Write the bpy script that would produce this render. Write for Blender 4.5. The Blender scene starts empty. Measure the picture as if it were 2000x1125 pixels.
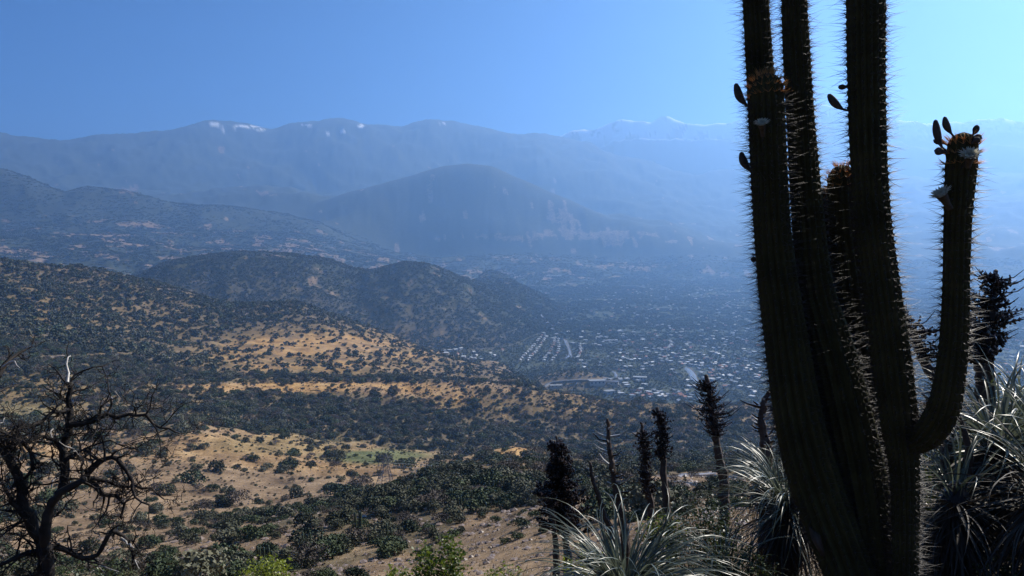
import bpy, bmesh, math, random
import numpy as np
from mathutils import Vector, Matrix, Quaternion
R = math.radians
scene = bpy.context.scene
random.seed(7); np.random.seed(7)
rng = np.random.default_rng(11)

# ------------------------------------------------------------------ camera, sky, sun, exposure
F, CX, CY = 1480.0, 1000.0, 562.5           # focal length and centre in photo pixels (2000 wide)
PITCH = math.atan((562.5 - 460.0) / F)      # eye level lies at y = 460 in the photo
cam_d = bpy.data.cameras.new('camera'); cam = bpy.data.objects.new('camera', cam_d)
scene.collection.objects.link(cam); scene.camera = cam
cam_d.sensor_width = 36.0; cam_d.lens = 36.0 * F / 2000.0
cam_d.clip_start = 0.05; cam_d.clip_end = 90000
cam.location = (0, 0, 0); cam.rotation_euler = (R(90) - PITCH, 0, 0)

SUN_AZ, SUN_EL = R(52), R(38)               # azimuth to the right of the view direction (+Y)
world = bpy.data.worlds.new('World'); scene.world = world; world.use_nodes = True
wn = world.node_tree; wn.nodes.clear()
w_out = wn.nodes.new('ShaderNodeOutputWorld'); w_bg = wn.nodes.new('ShaderNodeBackground')
sky = wn.nodes.new('ShaderNodeTexSky'); sky.sky_type = 'NISHITA'; sky.sun_disc = False
sky.sun_elevation = SUN_EL; sky.sun_rotation = SUN_AZ
sky.altitude = 1200; sky.air_density = 0.7; sky.dust_density = 0.4; sky.ozone_density = 3.5
hs = wn.nodes.new('ShaderNodeHueSaturation'); hs.inputs['Saturation'].default_value = 2.3; hs.inputs['Hue'].default_value = 0.508
wn.links.new(sky.outputs[0], hs.inputs['Color']); wn.links.new(hs.outputs[0], w_bg.inputs[0])
wn.links.new(w_bg.outputs[0], w_out.inputs[0]); w_bg.inputs[1].default_value = 0.05

sun_d = bpy.data.lights.new('sun', 'SUN'); sun = bpy.data.objects.new('sun', sun_d)
scene.collection.objects.link(sun)
sun_d.energy = 5.0; sun_d.angle = R(0.53); sun_d.color = (1.0, 0.93, 0.82)
SUN_DIR = Vector((math.sin(SUN_AZ) * math.cos(SUN_EL), math.cos(SUN_AZ) * math.cos(SUN_EL), math.sin(SUN_EL)))
sun.rotation_euler = SUN_DIR.to_track_quat('Z', 'Y').to_euler()
vs = scene.view_settings
vs.view_transform = 'Standard'; vs.look = 'None'; vs.exposure = 0.97; vs.gamma = 1.0; vs.use_curve_mapping = False
cy = scene.cycles
cy.max_bounces = 6; cy.diffuse_bounces = 2; cy.glossy_bounces = 2; cy.transmission_bounces = 4
cy.transparent_max_bounces = 8; cy.volume_bounces = 2
HAZE_DENSITY = 1.0e-4; HAZE_COLOR = (0.30, 0.555, 0.97); HAZE_ANISO = 0.55

# ------------------------------------------------------------------ helpers
coll = scene.collection
def tag(o, label=None, cat=None, group=None, kind=None):
    if label: o['label'] = label
    if cat: o['category'] = cat
    if group: o['group'] = group
    if kind: o['kind'] = kind
    return o
def mesh_obj(name, verts, faces, mat=None, parent=None, smooth=False, mats=None, fmat=None, loc=None):
    me = bpy.data.meshes.new(name)
    me.from_pydata([tuple(v) for v in verts], [], faces)
    for m in (mats or ([mat] if mat else [])): me.materials.append(m)
    if fmat is not None: me.polygons.foreach_set('material_index', fmat)
    if smooth: me.polygons.foreach_set('use_smooth', [True] * len(me.polygons))
    me.update()
    o = bpy.data.objects.new(name, me); coll.objects.link(o)
    if loc is not None: o.location = loc
    if parent: o.parent = parent
    return o
def empty(name, loc=(0, 0, 0)):
    o = bpy.data.objects.new(name, None); coll.objects.link(o); o.location = loc; o.empty_display_size = .1
    return o
def np_mesh(name, V, Fc, mat, smooth=False, parent=None):
    """V (n,3) float array, Fc (m,k) int array with constant k."""
    V = np.asarray(V, np.float32); Fc = np.asarray(Fc, np.int32)
    me = bpy.data.meshes.new(name); k = Fc.shape[1]
    me.vertices.add(len(V)); me.vertices.foreach_set('co', V.ravel())
    me.loops.add(Fc.size); me.loops.foreach_set('vertex_index', Fc.ravel())
    me.polygons.add(len(Fc)); me.polygons.foreach_set('loop_start', np.arange(0, Fc.size, k, dtype=np.int32))
    me.polygons.foreach_set('loop_total', np.full(len(Fc), k, np.int32))
    if smooth: me.polygons.foreach_set('use_smooth', np.ones(len(Fc), bool))
    me.update(calc_edges=True)
    if mat: me.materials.append(mat)
    o = bpy.data.objects.new(name, me); coll.objects.link(o)
    if parent: o.parent = parent
    return o
class NT:
    """small node-tree writer"""
    def __init__(self, name):
        self.m = bpy.data.materials.new(name); self.m.use_nodes = True
        self.t = self.m.node_tree; self.n = self.t.nodes
        self.b = self.n['Principled BSDF']; self.out = self.n['Material Output']
    def node(self, typ, **kw):
        x = self.n.new(typ)
        for k, v in kw.items(): setattr(x, k, v)
        return x
    def L(self, a, b): self.t.links.new(a, b)
    def noise(self, scale, detail=4, rough=.55, vec=None, dist=0):
        x = self.node('ShaderNodeTexNoise'); x.inputs['Scale'].default_value = scale
        x.inputs['Detail'].default_value = detail; x.inputs['Roughness'].default_value = rough
        x.inputs['Distortion'].default_value = dist
        if vec: self.L(vec, x.inputs['Vector'])
        return x.outputs[0]
    def ramp(self, fac, stops):
        x = self.node('ShaderNodeValToRGB'); e = x.color_ramp.elements
        while len(e) < len(stops): e.new(.5)
        for el, (p, c) in zip(e, stops):
            el.position = p; el.color = (*c, 1) if len(c) == 3 else c
        self.L(fac, x.inputs[0]); return x.outputs[0]
    def mix(self, fac, a, b, blend='MIX'):
        x = self.node('ShaderNodeMix', data_type='RGBA', blend_type=blend)
        for s, v in ((x.inputs[0], fac), (x.inputs[6], a), (x.inputs[7], b)):
            if isinstance(v, (int, float)): s.default_value = v
            elif isinstance(v, tuple): s.default_value = (*v, 1)
            else: self.L(v, s)
        return x.outputs[2]
    def math(self, op, a, b=None, clamp=False):
        x = self.node('ShaderNodeMath', operation=op, use_clamp=clamp)
        for s, v in ((x.inputs[0], a), (x.inputs[1], b)):
            if v is None: continue
            if isinstance(v, (int, float)): s.default_value = v
            else: self.L(v, s)
        return x.outputs[0]
    def attr(self, name):
        return self.node('ShaderNodeAttribute', attribute_name=name).outputs['Fac']
    def pos(self): return self.node('ShaderNodeNewGeometry').outputs['Position']
    def obj(self): return self.node('ShaderNodeTexCoord').outputs['Object']
    def bump(self, h, strength=.3, dist=.02):
        x = self.node('ShaderNodeBump'); x.inputs['Strength'].default_value = strength
        x.inputs['Distance'].default_value = dist
        self.L(h, x.inputs['Height']); self.L(x.outputs[0], self.b.inputs['Normal'])
    def base(self, c, rough=.8, spec=.3):
        if isinstance(c, tuple): self.b.inputs['Base Color'].default_value = (*c, 1)
        else: self.L(c, self.b.inputs['Base Color'])
        self.b.inputs['Roughness'].default_value = rough
        self.b.inputs['Specular IOR Level'].default_value = spec
        return self.m
def two_tone(name, c1, c2, scale, rough=.85, bump=.4, dist=.01, spec=.2, detail=5):
    t = NT(name); f = t.noise(scale, detail, .6, t.obj())
    c = t.ramp(f, [(.3, c1), (.7, c2)])
    if bump: t.bump(t.noise(scale * 2.5, 4, .6, t.obj()), bump, dist)
    return t.base(c, rough, spec)

def pdir(x, y):
    """photo pixel -> (azimuth, tan of elevation)"""
    u = (np.asarray(x, float) - CX) / F; v = (CY - np.asarray(y, float)) / F
    cp, sp = math.cos(PITCH), math.sin(PITCH)
    X = u; Y = cp + v * sp; Z = -sp + v * cp
    return np.arctan2(X, Y), Z / np.hypot(X, Y)
def proj(X, Y, Z):
    """world -> photo pixel"""
    cp, sp = math.cos(PITCH), math.sin(PITCH)
    d = Y * cp - Z * sp; up = Y * sp + Z * cp
    d = np.where(d > 1e-3, d, 1e-3)
    return CX + F * X / d, CY - F * up / d
def at(x, y, D):
    """the point that lies D metres away (horizontally) on the sight line through photo pixel x, y"""
    a, t = pdir(x, y); return Vector((D * math.sin(a), D * math.cos(a), D * float(t)))

# ------------------------------------------------------------------ numpy noise
_perm = np.random.default_rng(5).permutation(256).astype(np.int64); _perm = np.concatenate([_perm, _perm])
_ga = np.random.default_rng(6).uniform(0, 2 * np.pi, 256); _gx, _gy = np.cos(_ga), np.sin(_ga)
def perlin(x, y):
    xi = np.floor(x).astype(np.int64); yi = np.floor(y).astype(np.int64)
    xf = x - xi; yf = y - yi; u = xf * xf * xf * (xf * (xf * 6 - 15) + 10); v = yf * yf * yf * (yf * (yf * 6 - 15) + 10)
    def g(ix, iy, dx, dy):
        h = _perm[_perm[ix & 255] + (iy & 255)]
        return _gx[h] * dx + _gy[h] * dy
    a = g(xi, yi, xf, yf); b = g(xi + 1, yi, xf - 1, yf); c = g(xi, yi + 1, xf, yf - 1); d = g(xi + 1, yi + 1, xf - 1, yf - 1)
    return ((a * (1 - u) + b * u) * (1 - v) + (c * (1 - u) + d * u) * v) * 1.5
def fbm(x, y, o=4, ridged=False):
    s = 0; a = 1; t = 0
    for i in range(o):
        p = perlin(x * 2 ** i + i * 17.3, y * 2 ** i - i * 9.1)
        if ridged: p = 1 - 2 * np.abs(p)
        s = s + a * p; t += a; a *= .5
    return s / t
def sstep(a, b, x):
    t = np.clip((x - a) / (b - a), 0, 1); return t * t * (3 - 2 * t)
def blob(px, py, cx, cy, rx, ry, soft=.35):
    d = np.hypot((px - cx) / rx, (py - cy) / ry); return 1 - sstep(1 - soft, 1 + soft, d)

# ------------------------------------------------------------------ the terrain: ridges, gullies and valley floor
# every line: distance in metres, then (photo x, photo y) for where that line of the land is seen, or (x, ('z', height))
def z_(h): return ('z', h)
VF = -400.0
LINES = [
 (1.0,  [(-600, z_(-1.62)), (2600, z_(-1.5))]),
 (2.6,  [(-600, z_(-2.1)), (900, z_(-2.0)), (1150, z_(-1.85)), (1400, z_(-1.70)), (1600, z_(-1.50)), (2600, z_(-1.38))]),
 (4.2,  [(-600, z_(-2.9)), (800, z_(-2.9)), (1100, z_(-2.6)), (1300, z_(-2.4)), (1520, z_(-2.2)), (1700, z_(-1.75)), (1850, z_(-1.50)), (2600, z_(-1.40))]),
 (7.0,  [(-600, z_(-4.3)), (800, z_(-4.3)), (1000, z_(-3.6)), (1200, z_(-3.4)), (1400, z_(-3.2)), (1700, z_(-2.7)), (2600, z_(-2.1))]),
 (13.0, [(-600, z_(-7.5)), (800, z_(-7.8)), (1000, z_(-6.9)), (1300, z_(-5.6)), (1700, z_(-5.2)), (2600, z_(-5))]),
 (60.0, [(-600, 1185), (600, 1170), (850, 1150), (1050, 1120), (1250, 1060), (1500, 1020), (2600, 1000)]),
 (100., [(-600, 1140), (400, 1125), (600, 1115), (800, 1090), (950, 1045), (1050, 1005), (1150, 985), (1300, 975), (1500, 965), (2600, 960)]),
 (130., [(-600, 1128), (300, 1115), (500, 1090), (700, 1060), (850, 1030), (1000, 1000), (1100, 978), (1300, 962), (1600, 950), (2600, 950)]),
 (230., [(-600, 1095), (0, 1090), (300, 1060), (500, 1022), (650, 990), (750, 965), (850, 935), (1000, 918), (1100, 915), (1200, 928), (1350, 938), (1500, 930), (2600, 920)]),
 (320., [(-600, 1040), (0, 1035), (300, 1025), (500, 1006), (700, 990), (850, 962), (1000, 945), (1100, 935), (1250, 930), (1350, 930), (1500, 925), (2600, 915)]),
 (450., [(-600, 960), (0, 960), (250, 950), (400, 955), (600, 955), (750, 950), (900, 930), (1000, 905), (1100, 905), (1300, 915), (2600, 905)]),
 (570., [(-600, 900), (0, 890), (200, 888), (400, 880), (500, 895), (620, 905), (750, 912), (900, 903), (1000, 882), (1060, 893), (1150, 905), (1300, 908), (2600, 905)]),
 (690., [(-600, 830), (0, 835), (200, 845), (400, 835), (500, 852), (620, 878), (750, 888), (860, 892), (1000, 897), (1150, 897), (1300, 898), (2600, 890)]),
 (800., [(-600, 800), (0, 812), (200, 815), (400, 822), (500, 838), (620, 862), (750, 878), (860, 886), (1000, 892), (1150, 893), (1300, 892), (2600, 885)]),
 (920., [(-600, 740), (0, 745), (200, 770), (400, 780), (500, 790), (650, 805), (800, 822), (1000, 838), (1150, 845), (1300, 850), (2600, 850)]),
 (1060., [(-600, 680), (0, 690), (200, 725), (350, 748), (500, 750), (700, 754), (900, 757), (1000, 765), (1100, 778), (1200, 792), (1300, 800), (1400, 803), (1500, 800), (2600, 810)]),
 (1180., [(-600, 655), (0, 660), (200, 690), (350, 718), (500, 728), (700, 745), (860, 750), (1000, 758), (1080, 785), (1200, z_(-315)), (1400, z_(-315)), (2600, z_(-315))]),
 (1420., [(-600, 600), (0, 612), (200, 640), (350, 680), (450, 690), (600, 690), (750, 705), (900, 730), (1000, 742), (1060, 765), (1150, z_(-385)), (2600, z_(-380))]),
 (1650., [(-600, 560), (0, 565), (200, 585), (330, 610), (450, 630), (600, 640), (720, 662), (830, 695), (950, 725), (1020, 745), (1080, z_(-392)), (2600, z_(-398))]),
 (1880., [(-600, 515), (0, 518), (90, 525), (180, 533), (250, 545), (330, 562), (400, 583), (450, 593), (580, 598), (650, 618), (740, 650), (820, 684), (900, 705), (980, 722), (1040, z_(-396)), (2600, z_(-400))]),
 (2150., [(-600, z_(-170)), (0, z_(-170)), (300, z_(-230)), (450, z_(-270)), (600, z_(-310)), (750, z_(-350)), (850, z_(-388)), (1000, z_(-397)), (2600, z_(VF))]),
 (2480., [(-600, z_(-230)), (0, z_(-230)), (200, z_(-250)), (450, z_(-300)), (600, z_(-340)), (750, z_(-370)), (850, 690), (1000, z_(-394)), (1100, z_(-400)), (2600, z_(VF))]),
 (2800., [(-600, z_(-260)), (0, z_(-260)), (200, z_(-250)), (300, 575), (450, 560), (600, 570), (700, 600), (780, 590), (880, 610), (960, 640), (1040, 665), (1090, z_(-398)), (1200, z_(VF)), (2600, z_(VF))]),
 (3200., [(-600, z_(-260)), (0, z_(-250)), (200, 562), (260, 541), (330, 512), (420, 498), (480, 493), (560, 497), (640, 508), (700, 526), (730, 528), (790, 513), (840, 518), (880, 534), (930, 562), (1000, 598), (1050, 628), (1100, 641), (1200, z_(VF)), (2600, z_(VF))]),
 (3900., [(-600, z_(-230)), (0, z_(-230)), (400, z_(-260)), (700, z_(-330)), (850, z_(-380)), (930, 562), (1000, 565), (1050, 580), (1110, z_(-395)), (1300, z_(VF)), (2600, z_(VF))]),
 (4700., [(-600, 512), (0, 512), (250, 515), (500, 520), (700, z_(-350)), (900, z_(-385)), (960, 545), (1050, z_(-398)), (1300, z_(VF)), (2600, z_(VF))]),
 (5600., [(-600, 470), (0, 478), (300, 480), (500, 490), (620, 505), (750, 528), (900, 550), (1050, z_(-385)), (2600, z_(-395))]),
 (6500., [(-600, 420), (0, 432), (150, 430), (400, 450), (560, 465), (650, 485), (760, 512), (850, 524), (1000, 528), (1100, 533), (1300, z_(-370)), (2600, z_(-380))]),
 (7200., [(-600, 310), (-200, 318), (0, 333), (60, 352), (125, 381), (165, 368), (250, 377), (320, 398), (450, 404), (560, 420), (640, 447), (700, 472), (780, 508), (860, 512), (1000, 508), (1150, 512), (1280, 514), (1350, 510), (1440, 512), (1500, 515), (2600, 515)]),
 (7600., [(-600, z_(300)), (0, z_(330)), (250, z_(250)), (450, z_(160)), (600, z_(60)), (700, 440), (800, 440), (900, 430), (1000, 455), (1100, 470), (1200, 470), (1300, 480), (1450, 500), (1700, 500), (2600, 500)]),
 (8200., [(-600, z_(260)), (0, z_(240)), (350, z_(180)), (520, z_(220)), (600, 405), (660, 383), (730, 365), (800, 346), (870, 326), (915, 322), (960, 328), (1000, 344), (1080, 378), (1150, 408), (1190, 428), (1260, 440), (1330, 452), (1400, 487), (1480, 492), (1700, 480), (2600, 470)]),
 (9300., [(-600, z_(300)), (0, z_(280)), (350, 398), (450, 383), (520, 378), (600, 392), (700, z_(250)), (900, z_(200)), (1100, z_(100)), (1300, z_(20)), (1450, z_(-20)), (2600, z_(-20))]),
 (10400., [(-600, z_(500)), (0, z_(450)), (300, z_(450)), (500, z_(350)), (700, z_(400)), (900, z_(350)), (1100, z_(300)), (1300, z_(250)), (1450, 452), (1600, 440), (1900, 420), (2600, 410)]),
 (11600., [(-600, 300), (0, 318), (200, 325), (400, 320), (560, 330), (650, 305), (720, 312), (900, 330), (1050, 310), (1200, 355), (1350, 390), (1500, 400), (1700, 395), (1800, 385), (2000, 398), (2600, 395)]),
 (13200., [(-600, 262), (-200, 260), (0, 271), (70, 283), (125, 283), (190, 268), (270, 270), (340, 262), (380, 250), (418, 241), (480, 245), (530, 254), (570, 242), (640, 239), (690, 240), (712, 248), (745, 250), (785, 252), (812, 242), (845, 237), (880, 243), (930, 250), (975, 262), (1010, 273), (1050, 267), (1085, 270), (1140, 285), (1200, 308), (1260, 321), (1330, 341), (1358, 346), (1390, 338), (1450, 341), (1520, 350), (1600, 352), (1680, 345), (1800, 350), (1900, 352), (2000, 345), (2600, 340)]),
 (13800., [(-600, z_(1200)), (0, z_(1200)), (600, z_(1250)), (1000, z_(1150)), (1200, z_(850)), (1500, z_(850)), (2600, z_(850))]),
 (14250., [(-600, z_(1200)), (900, z_(1200)), (1080, 300), (1200, 285), (1330, 282), (1450, 292), (1600, 298), (1750, 290), (1860, 298), (2000, 296), (2600, 300)]),
 (14500., [(-600, z_(1100)), (900, z_(1200)), (1100, z_(1380)), (1500, z_(1420)), (2600, z_(1420))]),
 (15000., [(-600, z_(1100)), (900, 300), (1040, 288), (1100, 268), (1125, 259), (1160, 257), (1185, 247), (1215, 239), (1255, 238), (1272, 244), (1296, 231), (1320, 239), (1340, 247), (1380, 246), (1420, 243), (1450, 235), (1500, 226), (1560, 216), (1600, 209), (1640, 218), (1700, 234), (1760, 240), (1830, 246), (1900, 240), (1950, 237), (2000, 244), (2600, 240)]),
 (15900., [(-600, z_(600)), (2600, z_(900))]),
 (17500., [(-600, z_(0)), (2600, z_(0))]),
]
fine = np.linspace(R(-47), R(47), 760)
coarse = np.linspace(R(47), R(313), 110)[1:-1]
AZ = np.concatenate([fine, coarse])
def rows(a, b, n): return np.geomspace(a, b, n, endpoint=False)
RAD = np.concatenate([rows(1, 14, 60), rows(14, 90, 40), rows(90, 260, 80), rows(260, 1250, 190), rows(1250, 3500, 170), rows(3500, 9500, 90), rows(9500, 13600, 50), rows(13600, 15300, 45), np.geomspace(15300, 17500, 10)])
def pchip(xk, Y, x):
    """monotone cubic along axis 0"""
    h = np.diff(xk)[:, None]; d = np.diff(Y, axis=0) / h
    m = np.zeros_like(Y); m[0] = d[0]; m[-1] = d[-1]
    w1 = 2 * h[1:] + h[:-1]; w2 = h[1:] + 2 * h[:-1]
    with np.errstate(divide='ignore', invalid='ignore'):
        mm = (w1 + w2) / (w1 / d[:-1] + w2 / d[1:])
    m[1:-1] = np.where(d[:-1] * d[1:] > 0, mm, 0)
    k = np.clip(np.searchsorted(xk, x, side='right') - 1, 0, len(xk) - 2)
    t = ((x - xk[k]) / (xk[k + 1] - xk[k]))[:, None]; hh = (xk[k + 1] - xk[k])[:, None]
    return (Y[k] * (1 + 2 * t) * (1 - t) ** 2 + m[k] * hh * t * (1 - t) ** 2 + Y[k + 1] * t * t * (3 - 2 * t) + m[k + 1] * hh * t * t * (t - 1))
LD = np.array([l[0] for l in LINES]); LZ = np.zeros((len(LINES), len(AZ)))
azw = np.where(AZ > math.pi, AZ - 2 * math.pi, AZ)
for i, (D, pts) in enumerate(LINES):
    aa, zz = [], []
    for x, y in pts:
        if isinstance(y, tuple): a, _ = pdir(x, 500); h = y[1]
        else: a, t = pdir(x, y); h = t * D
        aa.append(float(a)); zz.append(float(h))
    aa, zz = np.array(aa), np.array(zz); u_ = np.clip(azw, aa[0], aa[-1])
    z = .5 * np.interp(azw, aa, zz) + .5 * pchip(aa, zz[:, None], u_)[:, 0] if len(aa) > 2 else np.interp(azw, aa, zz)
    # the land behind the viewer: blend from one end round to the other
    zl, zr = zz[0], zz[-1]
    back = np.abs(azw) > R(47)
    t = (AZ - R(47)) / R(266)
    z = np.where(back, zr * (1 - sstep(0, 1, t)) + zl * sstep(0, 1, t), z)
    LZ[i] = z
LX = np.log(LD)
Z = pchip(LX, LZ, np.log(RAD))
Rg, Ag = np.meshgrid(RAD, AZ, indexing='ij')
X = Rg * np.sin(Ag); Y = Rg * np.cos(Ag)
# relief: gullies and spurs whose size grows with the size of the hills
def band(lo, hi, r): return sstep(lo * .7, lo * 1.2, r) * (1 - sstep(hi * .8, hi * 1.3, r))
flat = sstep(VF + 25, VF + 110, Z)                        # the valley floor stays flat
amp = np.interp(np.log(RAD), np.log([1, 5, 50, 120, 300, 900, 2000, 3300, 6000, 10000, 13200, 15000, 17500]),
                [.05, .12, .5, 1.3, 4.5, 9.0, 18, 32, 100, 170, 240, 200, 150])[:, None]
wl = lambda L, o, s, rd=False: fbm(X / L + s, Y / L - s, o, rd)
N = band(1, 20, Rg) * wl(3, 4, 3) * .6 + band(20, 150, Rg) * wl(22, 4, 5) + band(150, 1000, Rg) * (wl(90, 5, 9, True) * .7 + wl(40, 3, 2) * .3) \
    + band(280, 1200, Rg) * wl(26, 3, 31, True) * .16 + band(1000, 4500, Rg) * (wl(260, 5, 7, True) * .8 + wl(60, 3, 8) * .25) + band(4500, 30000, Rg) * (wl(1500, 6, 4, True) * .75 + wl(420, 4, 6, True) * .25)
crest = np.ones_like(Rg)
for D in (3200., 7200., 8200., 13200., 15000.):          # keep the skylines where they are, only roughen them
    crest = np.minimum(crest, .16 + .84 * sstep(0, .045 if D in (7200., 8200.) else .07, np.abs(np.log(Rg / D))))
Z = Z + amp * N * np.where(Rg > 1150, flat, 1) * crest
Z = Z + sstep(14300, 14800, Rg) * (wl(560, 5, 12, True) * 42 + wl(150, 3, 14, True) * 14) + sstep(12300, 13000, Rg) * (1 - sstep(13500, 13900, Rg)) * (wl(600, 5, 21) * 24 + wl(160, 3, 23) * 9)
# small wooded knoll by the bend of the valley road
def hill(px, py, D, h, rx, ry):
    a, _ = pdir(px, py); cx, cy = D * math.sin(a), D * math.cos(a)
    return h * np.exp(-(((X - cx) / rx) ** 2 + ((Y - cy) / ry) ** 2))
Z = Z + hill(1120, 710, 1990, 40, 110, 90) + hill(1010, 700, 1850, 14, 90, 90)
ZG = Z
nR, nA = Z.shape
LOGR = np.log(RAD)
azs = np.concatenate([fine]); 
def H(x, y):
    """ground height under world x, y (inside the fan in front of the camera)"""
    x = np.atleast_1d(np.asarray(x, float)); y = np.atleast_1d(np.asarray(y, float))
    r = np.hypot(x, y); a = np.arctan2(x, y)
    fi = np.clip(np.interp(np.log(np.maximum(r, 1.0)), LOGR, np.arange(nR)), 0, nR - 1.001)
    fj = np.clip(np.interp(a, fine, np.arange(len(fine))), 0, len(fine) - 1.001)
    i = fi.astype(int); j = fj.astype(int); u = fi - i; v = fj - j
    return (ZG[i, j] * (1 - u) * (1 - v) + ZG[i + 1, j] * u * (1 - v) + ZG[i, j + 1] * (1 - u) * v + ZG[i + 1, j + 1] * u * v)
def h1(x, y): return float(H(x, y)[0])
# which parts of the fan the camera can see (with a margin for standing a step aside)
TANE = ZG[:, :len(fine)] / RAD[:, None]
RUN = np.maximum.accumulate(np.where(RAD[:, None] > 20, TANE, -9), axis=0)
VIS = (TANE >= RUN - .006).astype(float)
def visible(x, y):
    r = np.hypot(x, y); a = np.arctan2(x, y)
    i = np.clip(np.interp(np.log(r), LOGR, np.arange(nR)), 0, nR - 1).astype(int)
    j = np.clip(np.interp(a, fine, np.arange(len(fine))), 0, len(fine) - 1).astype(int)
    return VIS[i, j] > .5

# ------------------------------------------------------------------ what grows where (in terms of the land seen at photo x, y)
def cover(x, y, z=None):
    """vegetation cover, gold (dry grass), green (grass), town, snow -- each 0..1 for world points"""
    if z is None: z = H(x, y)
    r = np.hypot(x, y); px, py = proj(x, y, z)
    n1 = fbm(x / 70 + 3, y / 70, 4); n2 = fbm(x / 300, y / 300 + 7, 4); n3 = fbm(x / 900 + 5, y / 900, 5)
    veg = np.full_like(r, .55)
    def put(cx, cy, rx, ry, v, soft=.45, lo=0, hi=1e9):
        nonlocal veg
        b = blob(px + n1 * 25, py + n2 * 12, cx, cy, rx, ry, soft) * ((r > lo) & (r < hi)); veg = veg * (1 - b) + v * b
    veg = np.where(r > 1150, .8, veg)
    put(200, 640, 440, 120, .93, lo=800, hi=2400)
    put(620, 690, 250, 55, .52, lo=900, hi=2300)
    put(625, 672, 110, 16, .26, lo=900, hi=2300)
    put(900, 720, 130, 45, .55, lo=900, hi=2300)
    put(640, 757, 300, 9, .12, lo=900, hi=1200)
    put(700, 740, 200, 6, .8, lo=900, hi=1500)
    put(830, 775, 330, 16, .42, lo=820, hi=1200)
    put(1180, 805, 330, 30, .60, lo=820, hi=1200)
    put(1250, 855, 330, 34, .76, lo=700, hi=1100)
    put(620, 815, 290, 44, .91, .3, lo=690, hi=1080)
    put(960, 860, 200, 30, .76, .3, lo=690, hi=1080)
    put(180, 780, 200, 30, .72, lo=690, hi=1100)
    put(60, 805, 100, 14, .12, lo=600, hi=1100)
    put(420, 935, 480, 90, .25, .4, lo=270, hi=720)
    put(600, 870, 130, 22, .18, lo=500, hi=800)
    put(1000, 890, 70, 18, .22, lo=450, hi=700)
    put(760, 892, 130, 13, .03, .25, lo=500, hi=800)
    put(430, 950, 130, 30, .12, lo=300, hi=600)
    put(820, 955, 250, 42, .95, .3, lo=150, hi=330)
    put(640, 1050, 170, 24, .50, .4, lo=110, hi=330)
    put(230, 1060, 330, 60, .26, .3, lo=100, hi=330)
    put(820, 1110, 120, 26, .10, .3, lo=50, hi=140)
    put(1010, 1050, 120, 52, .06, .3, lo=50, hi=150)
    put(1100, 985, 80, 20, .3, .3, lo=60, hi=260)
    put(1340, 945, 160, 13, .08, .3, lo=90, hi=330)
    veg = np.where((r > 2300) & (r < 4200), np.where(z > VF + 14, .95 - .45 * sstep(.05, .45, n1 + .3 * n2), veg), veg)
    gold = sstep(-.1, .4, n2) * .5 * (r < 2300)
    for cx, cy, rx, ry, v in ((640, 690, 260, 50, 1), (650, 757, 320, 16, 1), (1000, 785, 300, 30, .7), (1010, 893, 90, 25, .8)):
        gold = np.maximum(gold, v * blob(px, py, cx, cy, rx, ry, .5))
    green = blob(px + n1 * 20, py + n1 * 5, 735, 891, 105, 14, .35) * (r > 500) * (r < 850)
    green = np.maximum(green, .30 * blob(px, py, 560, 868, 150, 20, .4) * (r > 500) * (r < 850))
    green = np.maximum(green, .45 * blob(px, py, 50, 800, 110, 16, .4) * (r > 600) * (r < 1100))
    town = (1 - sstep(VF + 8, VF + 22 + 90 * sstep(4500, 8000, r), z)) * sstep(1300, 1600, r) * (1 - sstep(9000, 10500, r))
    # beyond the scattered trees the cover is a pattern in the land: woods, dry fields, bare patches
    far = sstep(4100, 4700, r)
    stre = .5 * fbm(x / 500 + 2, y / 260 + 4, 5) + .6 * fbm(x / 130 + 2, y / 170 + 4, 3)
    lo_land = 1 - sstep(-50, 350, z)
    vf = .93 - .8 * sstep(.20, .40, stre + .16 * (1 - sstep(5600, 7000, r)) + .12 * (lo_land - .5))
    vf = np.where(r > 12000, 1 - .25 * sstep(.0, .5, n3), vf)
    for cx, cy, rx, ry in ((985, 371, 24, 6), (520, 377, 26, 9), (245, 371, 26, 5), (1075, 397, 26, 7), (1090, 425, 45, 16), (210, 497, 60, 4), (60, 500, 55, 5), (330, 478, 25, 6), (380, 490, 30, 3), (560, 490, 60, 5), (700, 540, 40, 10), (960, 468, 120, 7), (1030, 505, 90, 4), (1210, 520, 90, 5), (1150, 458, 160, 10)):
        vf = np.minimum(vf, 1 - .62 * blob(px + 60 * fbm(x / 130, y / 130, 3), py + 14 * fbm(x / 90, y / 90 + 4, 3), cx, cy, rx, ry, .3) * (r > 4300) * (r < 12500))
    veg = veg * (1 - far) + vf * far
    sl = fbm(x / 260 + 8, y / 260 + 3, 4, True)
    snow = sstep(.45, .6, fbm(x / 340 + 1, y / 340 + 2, 5, True) + .9 * sstep(1000, 2200, z) - .60) * (r > 14200) * sstep(1500, 2000, z)
    for cx, cy, rx, ry, hi in ((420, 243, 9, 2.5, 1), (483, 248, 26, 1.2, .9), (508, 253, 9, 1.8, 1), (707, 247, 6, 3, 1), (866, 241, 10, 1.4, .8), (668, 258, 4, 3, .9), (600, 245, 12, 1.2, .7), (440, 255, 5, 1, .7), (640, 262, 4, 1.5, .7)):
        snow = np.maximum(snow, hi * blob(px + sl * 7 - 3, py + sl * 1.6, cx, cy, rx, ry, .25) * (r > 11500) * (r < 13600))
    snow = np.maximum(snow, blob(px + sl * 14, py + 2 * sl, 1238, 246, 46, 8, .3) * (r > 14400) * sstep(-.1, .15, sl))
    snow = np.maximum(snow, blob(px + sl * 10, py + 2 * sl, 1605, 216, 28, 6, .3) * (r > 14400))
    return np.clip(veg, 0, 1), np.clip(gold, 0, 1), np.clip(green, 0, 1), town, np.clip(snow, 0, 1)
xf, yf, zf = X.ravel(), Y.ravel(), Z.ravel()
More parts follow.
